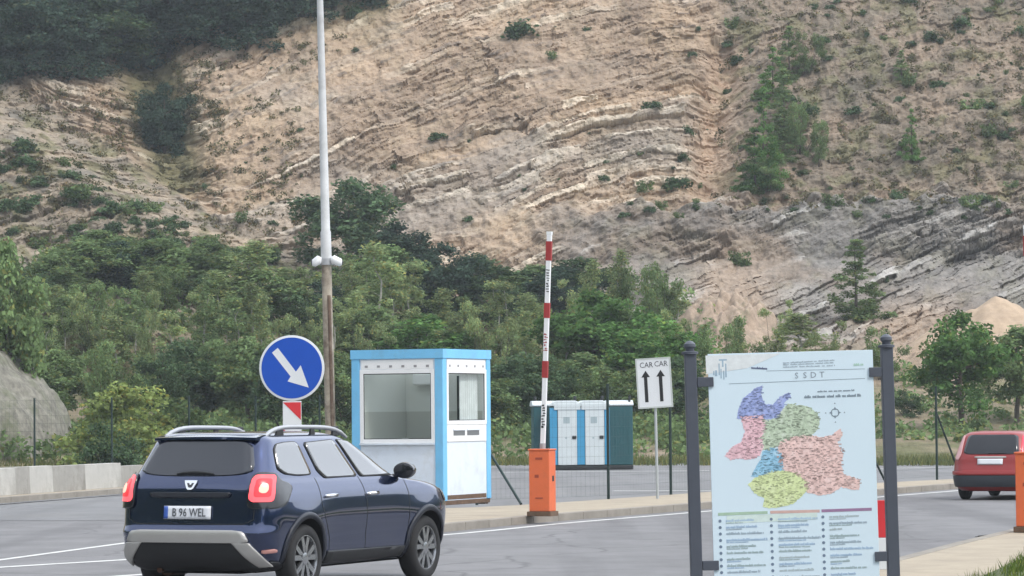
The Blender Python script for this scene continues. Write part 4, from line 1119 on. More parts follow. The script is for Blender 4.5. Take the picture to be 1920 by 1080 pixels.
def rows(poly, n):
    """scan a polygon (s, z) into rows of equal-count points"""
    zs = [p[1] for p in poly]; z0, z1 = min(zs) + 1e-4, max(zs) - 1e-4; out_ = []
    for i in range(n):
        z = z0 + (z1 - z0) * (.5 - .5 * math.cos(math.pi * i / (n - 1))); X_ = []
        for k in range(len(poly)):
            a_, b_ = poly[k], poly[(k + 1) % len(poly)]
            if (a_[1] > z) != (b_[1] > z): X_.append(a_[0] + (z - a_[1]) / (b_[1] - a_[1]) * (b_[0] - a_[0]))
        out_.append((z, min(X_), max(X_)))
    return out_
def soften(poly, r=.25, k=5):
    """round a polygon's corners"""
    o = []; n = len(poly)
    for i in range(n):
        p0, p1, p2 = poly[i - 1], poly[i], poly[(i + 1) % n]
        a_ = (p1[0] + (p0[0] - p1[0]) * r, p1[1] + (p0[1] - p1[1]) * r); b_ = (p1[0] + (p2[0] - p1[0]) * r, p1[1] + (p2[1] - p1[1]) * r)
        for j in range(k + 1):
            t = j / k; o.append(((1 - t) ** 2 * a_[0] + 2 * t * (1 - t) * p1[0] + t * t * b_[0], (1 - t) ** 2 * a_[1] + 2 * t * (1 - t) * p1[1] + t * t * b_[1]))
    return o
def panel(name, fn, poly, off, m, parent, nr=14, nc=14, thick=.012, smooth=60):
    """sheet following the body: fn(s, z) -> point; lies `off` outside, given real thickness inward"""
    mb = MB(); vs = []; e = 1e-3
    for z, a_, b_ in rows(poly, nr):
        for j in range(nc + 1):
            s_ = a_ + (b_ - a_) * j / nc
            p_ = fn(s_, z); n_ = (fn(s_ + e, z) - fn(s_ - e, z)).cross(fn(s_, z + e) - fn(s_, z - e))
            n_.normalize()
            c_ = Vector((p_.x * .25, 0, .8))
            if n_.dot(p_ - c_) < 0: n_ = -n_
            vs.append(p_ + n_ * off)
    k = nc + 1
    mb.add(vs, [(i * k + j, i * k + j + 1, (i + 1) * k + j + 1, (i + 1) * k + j) for i in range(nr - 1) for j in range(nc)])
    o = mb.build(name, m, parent, smooth=smooth)
    md = o.modifiers.new('thickness', 'SOLIDIFY'); md.thickness = thick; md.offset = 0; md.use_rim = True
    return o
def seam(name, fn, line, wd, off, m, parent):
    """thin gap line along the body"""
    mb = MB(); vs = []
    pts = []
    for i in range(len(line) - 1):
        for j in range(12):
            t = j / 12; pts.append((line[i][0] + (line[i + 1][0] - line[i][0]) * t, line[i][1] + (line[i + 1][1] - line[i][1]) * t))
    pts.append(line[-1])
    for i, p_ in enumerate(pts):
        q_ = pts[min(i + 1, len(pts) - 1)]; o_ = pts[max(i - 1, 0)]
        d = Vector((q_[0] - o_[0], q_[1] - o_[1])).normalized()
        for sg in (-1, 1):
            P_ = fn(p_[0] - d.y * wd / 2 * sg, p_[1] + d.x * wd / 2 * sg); vs.append(P_ + Vector((0, math.copysign(off, P_.y), 0)))
    mb.add(vs, [(2 * i, 2 * i + 1, 2 * i + 3, 2 * i + 2) for i in range(len(pts) - 1)])
    return mb.build(name, m, parent, smooth=60)
def cut_wells(V, F, axles, r, z, mats, name, parent, hw=1.2, inner=.52):
    me = bpy.data.meshes.new(name); me.from_pydata(V, [], F)
    for m in mats: me.materials.append(m)
    o = bpy.data.objects.new(name, me); COL.objects.link(o)
    bm = bmesh.new(); bm.from_mesh(me); bmesh.ops.recalc_face_normals(bm, faces=bm.faces); bm.to_mesh(me); bm.free()
    cs = []
    for ax in axles:
        for sg in (-1, 1):
            c_ = MB(); c_.tube([(ax, sg * inner, z), (ax, sg * hw, z)], r, 40)
            k = c_.build('cut', mats[1]); cs.append(k)
            bm = bmesh.new(); bm.from_mesh(k.data); bmesh.ops.recalc_face_normals(bm, faces=bm.faces); bm.to_mesh(k.data); bm.free()
            b_ = o.modifiers.new('b', 'BOOLEAN'); b_.operation = 'DIFFERENCE'; b_.object = k; b_.solver = 'EXACT'; b_.material_mode = 'TRANSFER'
    bpy.context.view_layer.update()
    dg = bpy.context.evaluated_depsgraph_get()
    me2 = bpy.data.meshes.new_from_object(o.evaluated_get(dg)); me2.name = name
    bpy.data.objects.remove(o)
    for k in cs: bpy.data.objects.remove(k)
    return link(name, me2, parent, smooth=38)
def wheel(parent, x, y, r, wd, rim_r, spokes, m_tyre, m_rim, m_hub, steer=0):
    w_ = empty('wheel', (x, y, r)); w_.parent = parent
    sg = 1 if y > 0 else -1
    M = Matrix.Rotation(RAD(-90 * sg), 4, 'X')          # local z points outward
    h = wd / 2
    f = MB(); f.lathe([(rim_r - .01, -h * .8), (rim_r + .02, -h), (r - .045, -h), (r - .012, -h * .82), (r, -h * .55), (r, h * .55), (r - .012, h * .82), (r - .045, h), (rim_r + .02, h * .98), (rim_r, h * .86), (rim_r - .012, h * .6)], M, 48); f.build('tyre', m_tyre, w_, smooth=50)
    f = MB(); f.lathe([(rim_r - .011, -h * .8), (rim_r - .02, h * .2), (rim_r - .02, h * .5), (rim_r - .005, h * .88), (rim_r + .004, h * .88)], M, 48)
    if spokes:
        for k in range(spokes):
            t = 2 * math.pi * k / spokes + .3
            for s_ in (-1, 1):
                a0, a1 = t + s_ * .10, t + s_ * .27
                def P(r_, a_): return (r_ * math.cos(a_), r_ * math.sin(a_))
                w0, w1 = .026, .026
                d0 = Vector(P(.05, a0)); d1 = Vector(P(rim_r - .012, a1)); nn = (d1 - d0).normalized(); nn = Vector((-nn.y, nn.x))
                f.prism([d0 - nn * w0, d1 - nn * w1, d1 + nn * w1, d0 + nn * w0], h * .5, h * .8, M)
        f.lathe([(.001, h * .84), (.035, h * .84), (.06, h * .8), (.065, h * .5)], M, 24)
    f.build('rim', m_rim, w_, smooth=35)
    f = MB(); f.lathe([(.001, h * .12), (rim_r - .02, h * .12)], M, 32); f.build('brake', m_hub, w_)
    return w_

M_TYRE = mat('tyre_rubber', (0.018, 0.018, 0.019), 0.85, var=.2, vscale=8)
M_ALU = mat('alloy', (0.42, 0.43, 0.45), 0.25, .9)
M_HUB = mat('brake_dark', (0.02, 0.02, 0.022), 0.7)  # near-black of the disc behind the spokes
M_CGLASS = mat('car_glass', (0.012, 0.014, 0.018), 0.03, ior=2.5, coat=1)
M_CGLASS_R = mat('rear_glass', (0.03, 0.034, 0.045), 0.06, ior=1.6)
M_TRIM = mat('black_trim', (0.016, 0.017, 0.019), 0.55, var=.1)
M_GLOSSB = mat('gloss_black', (0.012, 0.013, 0.018), 0.12, coat=.6)
M_SILV = mat('silver_trim', (0.48, 0.47, 0.45), 0.38, .45, var=.05)
M_CHROME = mat('chrome', (0.75, 0.76, 0.78), 0.12, 1.0)
M_PLATE = mat('number_plate', (0.74, 0.76, 0.80), 0.4)

# ---------------------------------------------------------------- dark blue sport utility car
M_PAINT_B = mat('dark_blue_paint', (0.006, 0.023, 0.092), 0.16, .85, coat=1.0)
M_PAINT_B.node_tree.nodes['Principled BSDF'].inputs['Coat IOR'].default_value = 1.75
M_ARCH = mat('arch_trim', (0.010, 0.013, 0.022), .4)
M_WELL = mat('wheel_well', (0.012, 0.012, 0.013), 0.9)
rw = gp(594, 1112); fw = gp(801, 1086)
mid = (rw + fw) / 2
HEAD = RAD(25.5)
fwd = Vector((math.sin(HEAD), math.cos(HEAD), 0)); left = Vector((-math.cos(HEAD), math.sin(HEAD), 0))
org = mid + left * .97 - fwd * .025
suv = empty('parked_car', (org.x, org.y, 0.0), RAD(90) - HEAD, 'dark blue sport utility car seen from behind with lit brake lights and silver roof rails', 'car')
suv.name = 'sport_utility_car'; suv.scale = (1.025, 1.025, 1.025)
B1 = Body([(.25, -1.93, 1.98, .74), (.31, -2.04, 2.10, .815), (.40, -2.12, 2.16, .855), (.52, -2.155, 2.19, .875), (.62, -2.165, 2.20, .885), (.70, -2.125, 2.20, .892), (.80, -2.11, 2.19, .897), (.92, -2.10, 2.13, .892), (1.0, -2.09, 1.99, .882),
           (1.06, -2.08, 1.72, .866), (1.11, -2.065, 1.28, .845), (1.155, -2.045, 1.0, .82), (1.20, -2.02, .88, .80), (1.35, -1.93, .58, .738), (1.48, -1.855, .30, .685), (1.55, -1.815, .12, .645), (1.585, -1.79, -.0, .60), (1.61, -1.72, -.2, .52), (1.625, -1.55, -.45, .40)])
V, F = B1.mesh(70)
body = cut_wells(V, F, (-1.31, 1.36), .395, .36, [M_PAINT_B, M_WELL], 'body', suv)
S_R = lambda x, z: Vector((x, -B1.side(x, z), z))     # right hand side (towards the camera)
S_L = lambda x, z: Vector((x, B1.side(x, z), z))
U = B1.pu
for fn in (S_R, S_L):
    wq = soften([(-1.70, 1.25), (-1.63, 1.45), (-1.52, 1.505), (-1.13, 1.515), (-1.06, 1.19), (-1.32, 1.185), (-1.56, 1.20)], .2)
    wr_ = soften([(-.98, 1.50), (-.36, 1.525), (-.12, 1.155), (-.80, 1.15), (-.90, 1.22)], .08)
    wf = soften([(-.26, 1.525), (.02, 1.50), (.72, 1.17), (.70, 1.15), (-.03, 1.15)], .06)
    for i, wp_ in enumerate((wq, wr_, wf)):
        cx_ = sum(p_[0] for p_ in wp_) / len(wp_); cz_ = sum(p_[1] for p_ in wp_) / len(wp_)
        fr = [(cx_ + (p_[0] - cx_) * 1.02 + math.copysign(.008, p_[0] - cx_), cz_ + (p_[1] - cz_) * 1.02 + math.copysign(.006, p_[1] - cz_)) for p_ in wp_]
        w_ = panel('side_window', fn, wp_, .010, M_CGLASS, suv, 14, 12, .006)
        panel('window_trim', fn, fr, .004, M_TRIM, w_, 14, 12, .008)
    for ln in ([(-1.02, 1.15), (-1.0, .9), (-.93, .74), (-.80, .55), (-.78, .36)], [(-.10, 1.15), (-.02, .9), (.0, .36)], [(.86, 1.15), (.93, .95), (.94, .55), (.90, .36)], [(-1.0, .345), (.9, .345)]):
        seam('door_gap', fn, ln, .009, .002, M_BLACK, body)
    # sill moulding
    panel('sill_moulding', fn, [(-.84, .29), (.86, .29), (.88, .39), (-.82, .40)], .014, M_TRIM, suv, 6, 14, .02)
    # handles
    for hx in (-.80, .10):
        mb = MB(); P_ = fn(hx, .965); sg = math.copysign(1, P_.y)
        mb.tube([P_ + Vector((-.10, sg * -.01, 0)), P_ + Vector((-.075, sg * .03, .0)), P_ + Vector((.075, sg * .035, .004)), P_ + Vector((.1, sg * -.005, .002))], [.012, .019, .019, .012], 10)
        mb.build('door_handle', M_CHROME, suv, smooth=60)
    # mirror
    P_ = fn(.80, 1.14); sg = math.copysign(1, P_.y)
    mb = MB()
    Mm = Matrix.Translation(P_ + Vector((-.02, sg * .16, .05))) @ Matrix.Rotation(RAD(90), 4, 'Y') @ Matrix.Rotation(RAD(8 * sg), 4, 'X')
    pr = [(.001, -.06), (.07, -.06), (.098, -.05), (.105, -.0), (.095, .06), (.05, .1), (.001, .11)]
    mb.lathe(pr, Mm @ Matrix.Diagonal((.85, 1.15, 1, 1)), 24)
    mb.tube([P_ + Vector((0, -.01 * sg, -.02)), P_ + Vector((0, .09 * sg, .01))], [.03, .024], 10)
    mi_ = mb.build('wing_mirror', M_GLOSSB, suv, smooth=50)
    # roof rail: arched silver bar on two dark feet
    yy = sg * .585
    mb = MB(); pts = []
    for i in range(15):
        t = i / 14; x = -1.62 + 1.72 * t
        z = 1.572 + .104 * (1 - abs(2 * t - 1) ** 4.5) - .02 * t
        pts.append((x, yy - sg * .0 - sg * .015 * math.sin(math.pi * t), z))
    mb.tube(pts, [.018] + [.023] * 13 + [.016], 12)
    rl = mb.build('roof_rail', mat('rail_silver', (.40, .41, .43), .4, .5), suv, smooth=60)
    mb = MB()
    for x in (-1.30, -.62, -.12): mb.box((x, yy - sg * .01, 1.62), (.16 if x != -.62 else .10, .03, .10), 0, 0, .7)
    mb.build('rail_foot', M_TRIM, rl, bevel=.008)
# windscreen (seen only from elsewhere)
FX = lambda y, z: Vector((B1.par(z)[1] - .16 * (y / B1.par(z)[2]) ** 2, y, z))
panel('windscreen', FX, soften([(-.62, 1.19), (.62, 1.19), (.50, 1.53), (-.50, 1.53)], .1), .008, M_CGLASS, suv, 14, 16, .006)
# rear window, spoiler, wiper
panel('rear_window', U, soften([(-.665, 1.245), (-.56, 1.205), (-.3, 1.19), (.3, 1.19), (.56, 1.205), (.665, 1.245), (.55, 1.535), (-.55, 1.535)], .25), .008, M_CGLASS_R, suv, 18, 22, .006)
mb = MB(); pr = []
sp = []
for i in range(17):
    y = -.60 + 1.2 * i / 16; x = -1.80 + .05 * (y / .6) ** 2
    sp += [(x + .02, y, 1.545 - .012 * (y / .6) ** 2), (x - .055, y * .985, 1.555 - .012 * (y / .6) ** 2), (x - .05, y * .985, 1.580 - .012 * (y / .6) ** 2), (x + .10, y, 1.607 - .014 * (y / .6) ** 2), (x + .24, y, 1.607 - .014 * (y / .6) ** 2)]
mb.add(sp, [(i * 5 + j, i * 5 + (j + 1) % 5, (i + 1) * 5 + (j + 1) % 5, (i + 1) * 5 + j) for i in range(16) for j in range(5)] + [(0, 1, 2, 3, 4), (84, 83, 82, 81, 80)])
mb.build('roof_spoiler', M_PAINT_B, suv, smooth=30)
wpn = MB()
pts = [U(t, 1.205 + .02 * (1 - ((t + .02) / .26) ** 2)) + Vector((-.022, 0, 0)) for t in (-.24, -.14, -.02, .10, .19)]
wpn.tube(pts, [.007, .016, .022, .016, .006], 8); wpn.build('rear_wiper', M_BLACK, suv, smooth=60)
# tailgate: handle bar, emblem, plate
def fl(s_, z): return U(s_, z)
panel('tailgate_bar', U, soften([(-.44, .975), (.44, .975), (.47, 1.025), (-.47, 1.025)], .1), .016, mat('bar_dark', (.02, .022, .03), .35), suv, 6, 18, .03)
pl_ = panel('number_plate', U, [(-.255, .760), (.285, .760), (.285, .892), (-.255, .892)], .018, M_PLATE, suv, 4, 10, .012)
P_ = U(.015, .826); tilt = math.atan2(U(0, .9).x - U(0, .76).x, .14)
Mp = Matrix.Translation(P_ + Vector((-.028, 0, 0))) @ Matrix.Rotation(RAD(-90), 4, 'Z') @ Matrix.Rotation(RAD(90) - tilt, 4, 'X')
text_mesh('lettering', 'B 96 WEL', .118, mat('plate_ink', (.06, .065, .08), .5), pl_, Mp @ Matrix.Translation((.024, 0, .0)), .001, xs=.80)
panel('country_band', U, [(.236, .763), (.283, .763), (.283, .889), (.236, .889)], .026, mat('plate_blue', (.05, .12, .45), .4), pl_, 4, 3, .004)
seam('tailgate_gap', lambda s_, z: U(s_, z) + Vector((-.003, 0, 0)), [(-.74, 1.19), (-.72, .76), (-.62, .715), (.62, .715), (.72, .76), (.74, 1.19)], .008, .001, M_BLACK, body)
# emblem: open shield with a dark heart
ez = 1.105; Pe = U(-.0, ez)
Me = Matrix.Translation(Pe + Vector((-.012, 0, 0))) @ Matrix.Rotation(RAD(-90), 4, 'Z') @ Matrix.Rotation(RAD(90) - math.atan2(U(0, 1.15).x - U(0, 1.06).x, .09), 4, 'X')
mb = MB(); mb.prism([(-.075, .045), (.075, .045), (.068, .012), (.040, -.045), (.022, -.058), (-.022, -.058), (-.040, -.045), (-.068, .012)], -.01, .008, Me); em = mb.build('emblem', M_CHROME, suv, bevel=.003)
mb = MB(); mb.prism([(-.040, .014), (-.016, .014), (-.008, -.004), (.008, -.004), (.016, .014), (.040, .014), (.022, -.026), (.012, -.034), (-.012, -.034), (-.022, -.026)], .0083, .011, Me); mb.build('emblem_heart', M_GLOSSB, em)
# tail lamps: black housing wrapping to the side, glowing square ring and bright middle
M_LRING = emit('brake_ring', (1.0, .13, .15), 1.0, (.5, .03, .04))
M_LIN = emit('brake_inner', (.9, .05, .06), .7, (.4, .02, .03))
M_LHOT = emit('brake_hot', (1.0, .42, .33), 1.2, (.6, .2, .15))
for sg in (-1, 1):
    Us = lambda s_, z, g=sg: U(g * s_, z)
    hs = panel('tail_lamp', Us, soften([(.655, .90), (.69, .865), (.98, .865), (1.10, .90), (1.22, 1.06), (1.16, 1.10), (1.0, 1.13), (.90, 1.205), (.72, 1.215), (.66, 1.18)], .2), .018, M_GLOSSB, suv, 22, 40, .02)
    panel('lamp_lens', Us, soften([(.672, .93), (.915, .93), (.915, 1.185), (.672, 1.185)], .22), .030, M_LRING, hs, 20, 30, .012)
    panel('lamp_core', Us, soften([(.715, .975), (.872, .975), (.872, 1.14), (.715, 1.14)], .2), .041, M_LIN, hs, 18, 24, .006)
    panel('lamp_bulb', Us, soften([(.755, 1.01), (.838, 1.01), (.838, 1.095), (.755, 1.095)], .45), .049, M_LHOT, hs, 14, 16, .006)
    # reflector low in the bumper
    panel('bumper_reflector', Us, soften([(.80, .425), (.99, .43), (.99, .465), (.80, .46)], .2), .012, mat('reflector_pale', (.5, .25, .22), .2), suv, 5, 8, .01)
# bumper: silver skid frame over a black insert
panel('bumper_insert', U, [(-.80, .262), (.80, .262), (.63, .545), (-.63, .545)], .010, M_TRIM, suv, 10, 20, .03)
panel('skid_plate', U, soften([(-.70, .535), (.70, .535), (.66, .63), (.60, .64), (-.60, .64), (-.66, .63)], .12), .028, M_SILV, suv, 8, 22, .03)
for sg in (-1, 1):
    Us = lambda s_, z, g=sg: U(g * s_, z)
    panel('skid_leg', Us, [(.725, .315), (.87, .315), (.70, .5335), (.52, .5335)], .028, M_SILV, suv, 10, 8, .03)
    panel('lower_bumper', Us, soften([(.78, .255), (1.0, .255), (1.0, .33), (.86, .34)], .1), .008, M_TRIM, suv, 6, 8, .02)
    # dark wheel arch lining strip
    for ax in (-1.31, 1.36):
        mb = MB(); n = 28; vs = []
        for i in range(n + 1):
            t = math.pi * (-.08 + 1.16 * i / n)
            for r__, dd in ((.388, .012), (.44, .016), (.452, .0)):
                x = ax + r__ * math.cos(t); z = .36 + r__ * math.sin(t)
                y = B1.side(x, max(z, .26)) + dd
                vs.append((x, sg * y, z))
        mb.add(vs, [(3 * i + j, 3 * i + j + 1, 3 * i + j + 4, 3 * i + j + 3) for i in range(n) for j in range(2)])
        o_ = mb.build('wheel_arch', M_ARCH, suv, smooth=60); md = o_.modifiers.new('t', 'SOLIDIFY'); md.thickness = .01; md.offset = 0
    panel('headlamp', lambda s_, z, g=sg: Vector((S_L(s_, z).x, g * S_L(s_, z).y, z)), [(1.78, .84), (2.0, .84), (1.98, .97), (1.72, .97)], .006, M_CGLASS, suv, 6, 8, .006)
# underbody, exhaust
mb = MB(); mb.box((-.0, 0, .27), (3.3, 1.0, .12)); mb.box((-1.72, .0, .28), (.3, .9, .14)); mb.build('underbody', M_WELL, suv)
mb = MB(); mb.tube([(-1.5, .42, .27), (-1.86, .42, .265), (-2.0, .42, .245)], .03, 12); mb.tube([(-1.5, .42, .27), (-1.86, .42, .27)], .09, 12); mb.build('exhaust', mat('exhaust_rust', (.10, .05, .035), .7, .3, var=.3), suv, smooth=50)
for x in (-1.31, 1.36):
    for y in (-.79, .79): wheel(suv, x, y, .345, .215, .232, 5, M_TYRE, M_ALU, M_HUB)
mb = MB(); mb.tube([(-.2, 0, 1.615), (-.28, 0, 1.66), (-.42, 0, 1.78)], [.012, .006, .003], 8); mb.build('aerial', M_BLACK, suv, smooth=60)

# ---------------------------------------------------------------- red car
M_PAINT_R = mat('dark_red_paint', (0.27, 0.013, 0.012), 0.35, 0, coat=.35)
g_ = gp(1840, 935)
HEAD2 = RAD(22)
red = empty('compact_car', (0, 0, 0), RAD(90) - HEAD2, 'dark red compact car seen from behind, driving away at the right', 'car')
fw2 = Vector((math.sin(HEAD2), math.cos(HEAD2), 0))
B2 = Body([(.20, -1.98, 1.95, .72), (.28, -2.08, 2.08, .79), (.40, -2.13, 2.14, .82), (.55, -2.14, 2.15, .835), (.66, -2.10, 2.14, .84), (.78, -2.06, 2.05, .84), (.88, -2.04, 1.7, .828), (.94, -2.02, 1.3, .815), (.98, -2.0, 1.1, .80), (1.10, -1.95, .85, .765), (1.25, -1.86, .55, .715), (1.36, -1.78, .28, .675), (1.43, -1.70, .05, .62), (1.465, -1.6, -.15, .53), (1.48, -1.4, -.4, .38)],
          rear=(.34, .30), axles=(-1.28, 1.34), haunch=.015)
V, F = B2.mesh(50)
bo2 = cut_wells(V, F, (-1.28, 1.34), .36, .33, [M_PAINT_R, M_WELL], 'body', red)
U2 = B2.pu
panel('rear_window', U2, soften([(-.60, .985), (.60, .985), (.54, 1.40), (-.54, 1.40)], .14), .008, mat('red_car_rear_glass', (.018, .02, .026), .1, ior=1.5), red, 12, 16, .006)
panel('rear_bumper', U2, soften([(-1.0, .30), (1.0, .30), (1.02, .53), (-1.02, .53)], .06), .016, mat('bumper_grey', (.035, .042, .052), .5), red, 8, 26, .03)
panel('bumper_top', U2, soften([(-1.0, .545), (1.0, .545), (1.0, .62), (-1.0, .62)], .1), .022, M_PAINT_R, red, 6, 26, .03)
panel('number_plate', U2, [(-.27, .765), (.27, .765), (.27, .885), (-.27, .885)], .016, M_PLATE, red, 4, 8, .01)
M_LRED = emit('tail_red', (1.0, .10, .14), .55, (.5, .03, .05))
for sg in (-1, 1):
    Us = lambda s_, z, g=sg: U2(g * s_, z)
    panel('tail_lamp', Us, soften([(.70, .86), (.86, .88), (.80, 1.38), (.63, 1.38), (.64, 1.0)], .12), .012, M_LRED if sg < 0 else mat('tail_highlight', (.62, .33, .33), .25), red, 14, 8, .014)  # left lamp coloured pale to stand for the highlight on that side
    fn = (lambda x, z: Vector((x, -B2.side(x, z), z))) if sg < 0 else (lambda x, z: Vector((x, B2.side(x, z), z)))
    for wp_ in ([(-1.52, 1.0), (-1.40, 1.36), (-1.0, 1.40), (-.95, .99)], [(-.88, .99), (-.92, 1.40), (-.25, 1.41), (-.2, .98)], [(-.12, .98), (-.16, 1.41), (.12, 1.38), (.85, .99)]):
        panel('side_window', fn, soften(wp_, .1), .008, M_CGLASS, red, 10, 10, .006)
    P_ = fn(.78, 1.02)
    mb = MB(); mb.lathe([(.001, -.05), (.075, -.05), (.09, 0), (.05, .09), (.001, .1)], Matrix.Translation(P_ + Vector((0, math.copysign(.12, P_.y), .03))) @ Matrix.Rotation(RAD(90), 4, 'Y'), 18); mb.tube([P_ - Vector((0, math.copysign(.02, P_.y), 0)), P_ + Vector((0, math.copysign(.08, P_.y), .02))], .02, 8); mb.build('wing_mirror', M_PAINT_R, red, smooth=50)
    seam('door_gap', fn, [(-.2, .96), (-.14, .7), (-.13, .35)], .009, .002, M_BLACK, bo2); seam('door_gap', fn, [(-.98, .97), (-.9, .7), (-.72, .4)], .009, .002, M_BLACK, bo2)
    mb = MB(); P_ = fn(-.72, .86); mb.tube([P_ + Vector((-.1, 0, 0)), P_ + Vector((.1, math.copysign(.015, P_.y), 0))], .018, 8); mb.build('door_handle', M_PAINT_R, red, smooth=60)
panel('windscreen', lambda y, z: Vector((B2.par(z)[1] - .16 * (y / B2.par(z)[2]) ** 2, y, z)), soften([(-.6, 1.02), (.6, 1.02), (.5, 1.40), (-.5, 1.40)], .1), .008, M_CGLASS, red, 10, 12, .006)
panel('tailgate_grip', U2, soften([(-.34, .905), (.34, .905), (.34, .935), (-.34, .935)], .1), .014, M_SILV, red, 4, 12, .015)
mb = MB(); mb.box((0, 0, .24), (3.2, 1.0, .12)); mb.build('underbody', M_WELL, red)
wp_ = MB(); wp_.tube([U2(t, 1.0 + .01) + Vector((-.02, 0, 0)) for t in (-.3, -.1, .05)], [.006, .01, .012], 8); wp_.build('rear_wiper', M_BLACK, red)
for x in (-1.28, 1.34):
    for y in (-.73, .73): wheel(red, x, y, .315, .2, .2, 5, M_TYRE, mat('steel_wheel', (.25, .25, .26), .4, .5), M_HUB)
# stand it where the photo shows it: rear left tyre at the left
mb_ = gp(1800, 936)
red.scale = (.95, .95, .93)
red.location = mb_ + fw2 * 1.3 - Vector((-math.cos(HEAD2), math.sin(HEAD2), 0)) * .79
# ================================================================== VEGETATION
M_BARK = mat('bark', (0.085, 0.07, 0.055), 0.95, var=0.3, vscale=6, bump=0.5)
M_BIRCH = mat('pale_bark', (0.32, 0.31, 0.27), 0.9, var=0.3, vscale=5, stain=(0.08, 0.07, 0.06), stain_amt=.8, sscale=4)
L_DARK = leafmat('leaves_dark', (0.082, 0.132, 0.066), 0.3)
L_MID = leafmat('leaves_mid', (0.145, 0.21, 0.09), 0.35)
L_BIRCH = leafmat('leaves_birch', (0.235, 0.30, 0.138), 0.4)
L_BRIGHT = leafmat('leaves_bright', (0.105, 0.20, 0.062), 0.35)
L_YELL = leafmat('leaves_yellow', (0.28, 0.35, 0.12), 0.35)
L_TEAL = leafmat('leaves_teal', (0.052, 0.086, 0.060), 0.3)  # dark teal leaf colour

def leaf_cloud(name, blobs, n_per, size, m, seed, flat_=0.5, dirs=None, tints=None):
    """leaf-sized quads spread through a set of clumps (x, y, z, radius)"""
    rng = np.random.default_rng(seed)
    B = np.array(blobs)
    vol = B[:, 3] ** 2
    cnt = np.maximum(4, (n_per * len(B) * vol / vol.sum()).astype(int))
    id_ = np.repeat(np.arange(len(B)), cnt); n = len(id_)
    d = rng.normal(size=(n, 3)); d /= np.linalg.norm(d, axis=1)[:, None]
    r = B[id_, 3] * rng.random(n) ** 0.45
    c = B[id_, :3] + d * r[:, None] * np.array([1, 1, .8])
    nrm = d * .7 + rng.normal(size=(n, 3)) * .8 + np.array([0, 0, flat_])
    nrm /= np.linalg.norm(nrm, axis=1)[:, None]
    t = np.cross(nrm, rng.normal(size=(n, 3))); t /= np.linalg.norm(t, axis=1)[:, None]
    bt = np.cross(nrm, t)
    s = size * rng.uniform(.55, 1.35, n)
    V = np.stack([c - t * s[:, None] * .5, c + bt * s[:, None] * .34, c + t * s[:, None] * .5 - nrm * s[:, None] * .12, c - bt * s[:, None] * .34], 1)
    me = np_mesh(name, V.reshape(-1, 3), np.arange(4 * n).reshape(n, 4), m)
    bt_ = rng.uniform(.72, 1.3, len(B))[id_] * rng.uniform(.75, 1.3, n)
    col = np.ones((n, 4, 4)); col[:, :, :3] = bt_[:, None, None]
    warm = (rng.random(n) < .12)
    col[warm, :, 0] *= 1.35; col[warm, :, 2] *= .8
    if tints is not None:
        f = np.clip((c[:, 2] - tints[0]) / (tints[1] - tints[0]), 0, 1) * rng.uniform(.3, 1, n)
        col[:, :, :3] *= (1 + f[:, None] * (np.array(tints[2]) - 1))[:, None, :]
    ca = me.color_attributes.new('tint', 'FLOAT_COLOR', 'POINT'); ca.data.foreach_set('color', col.astype(np.float32).ravel())
    return me

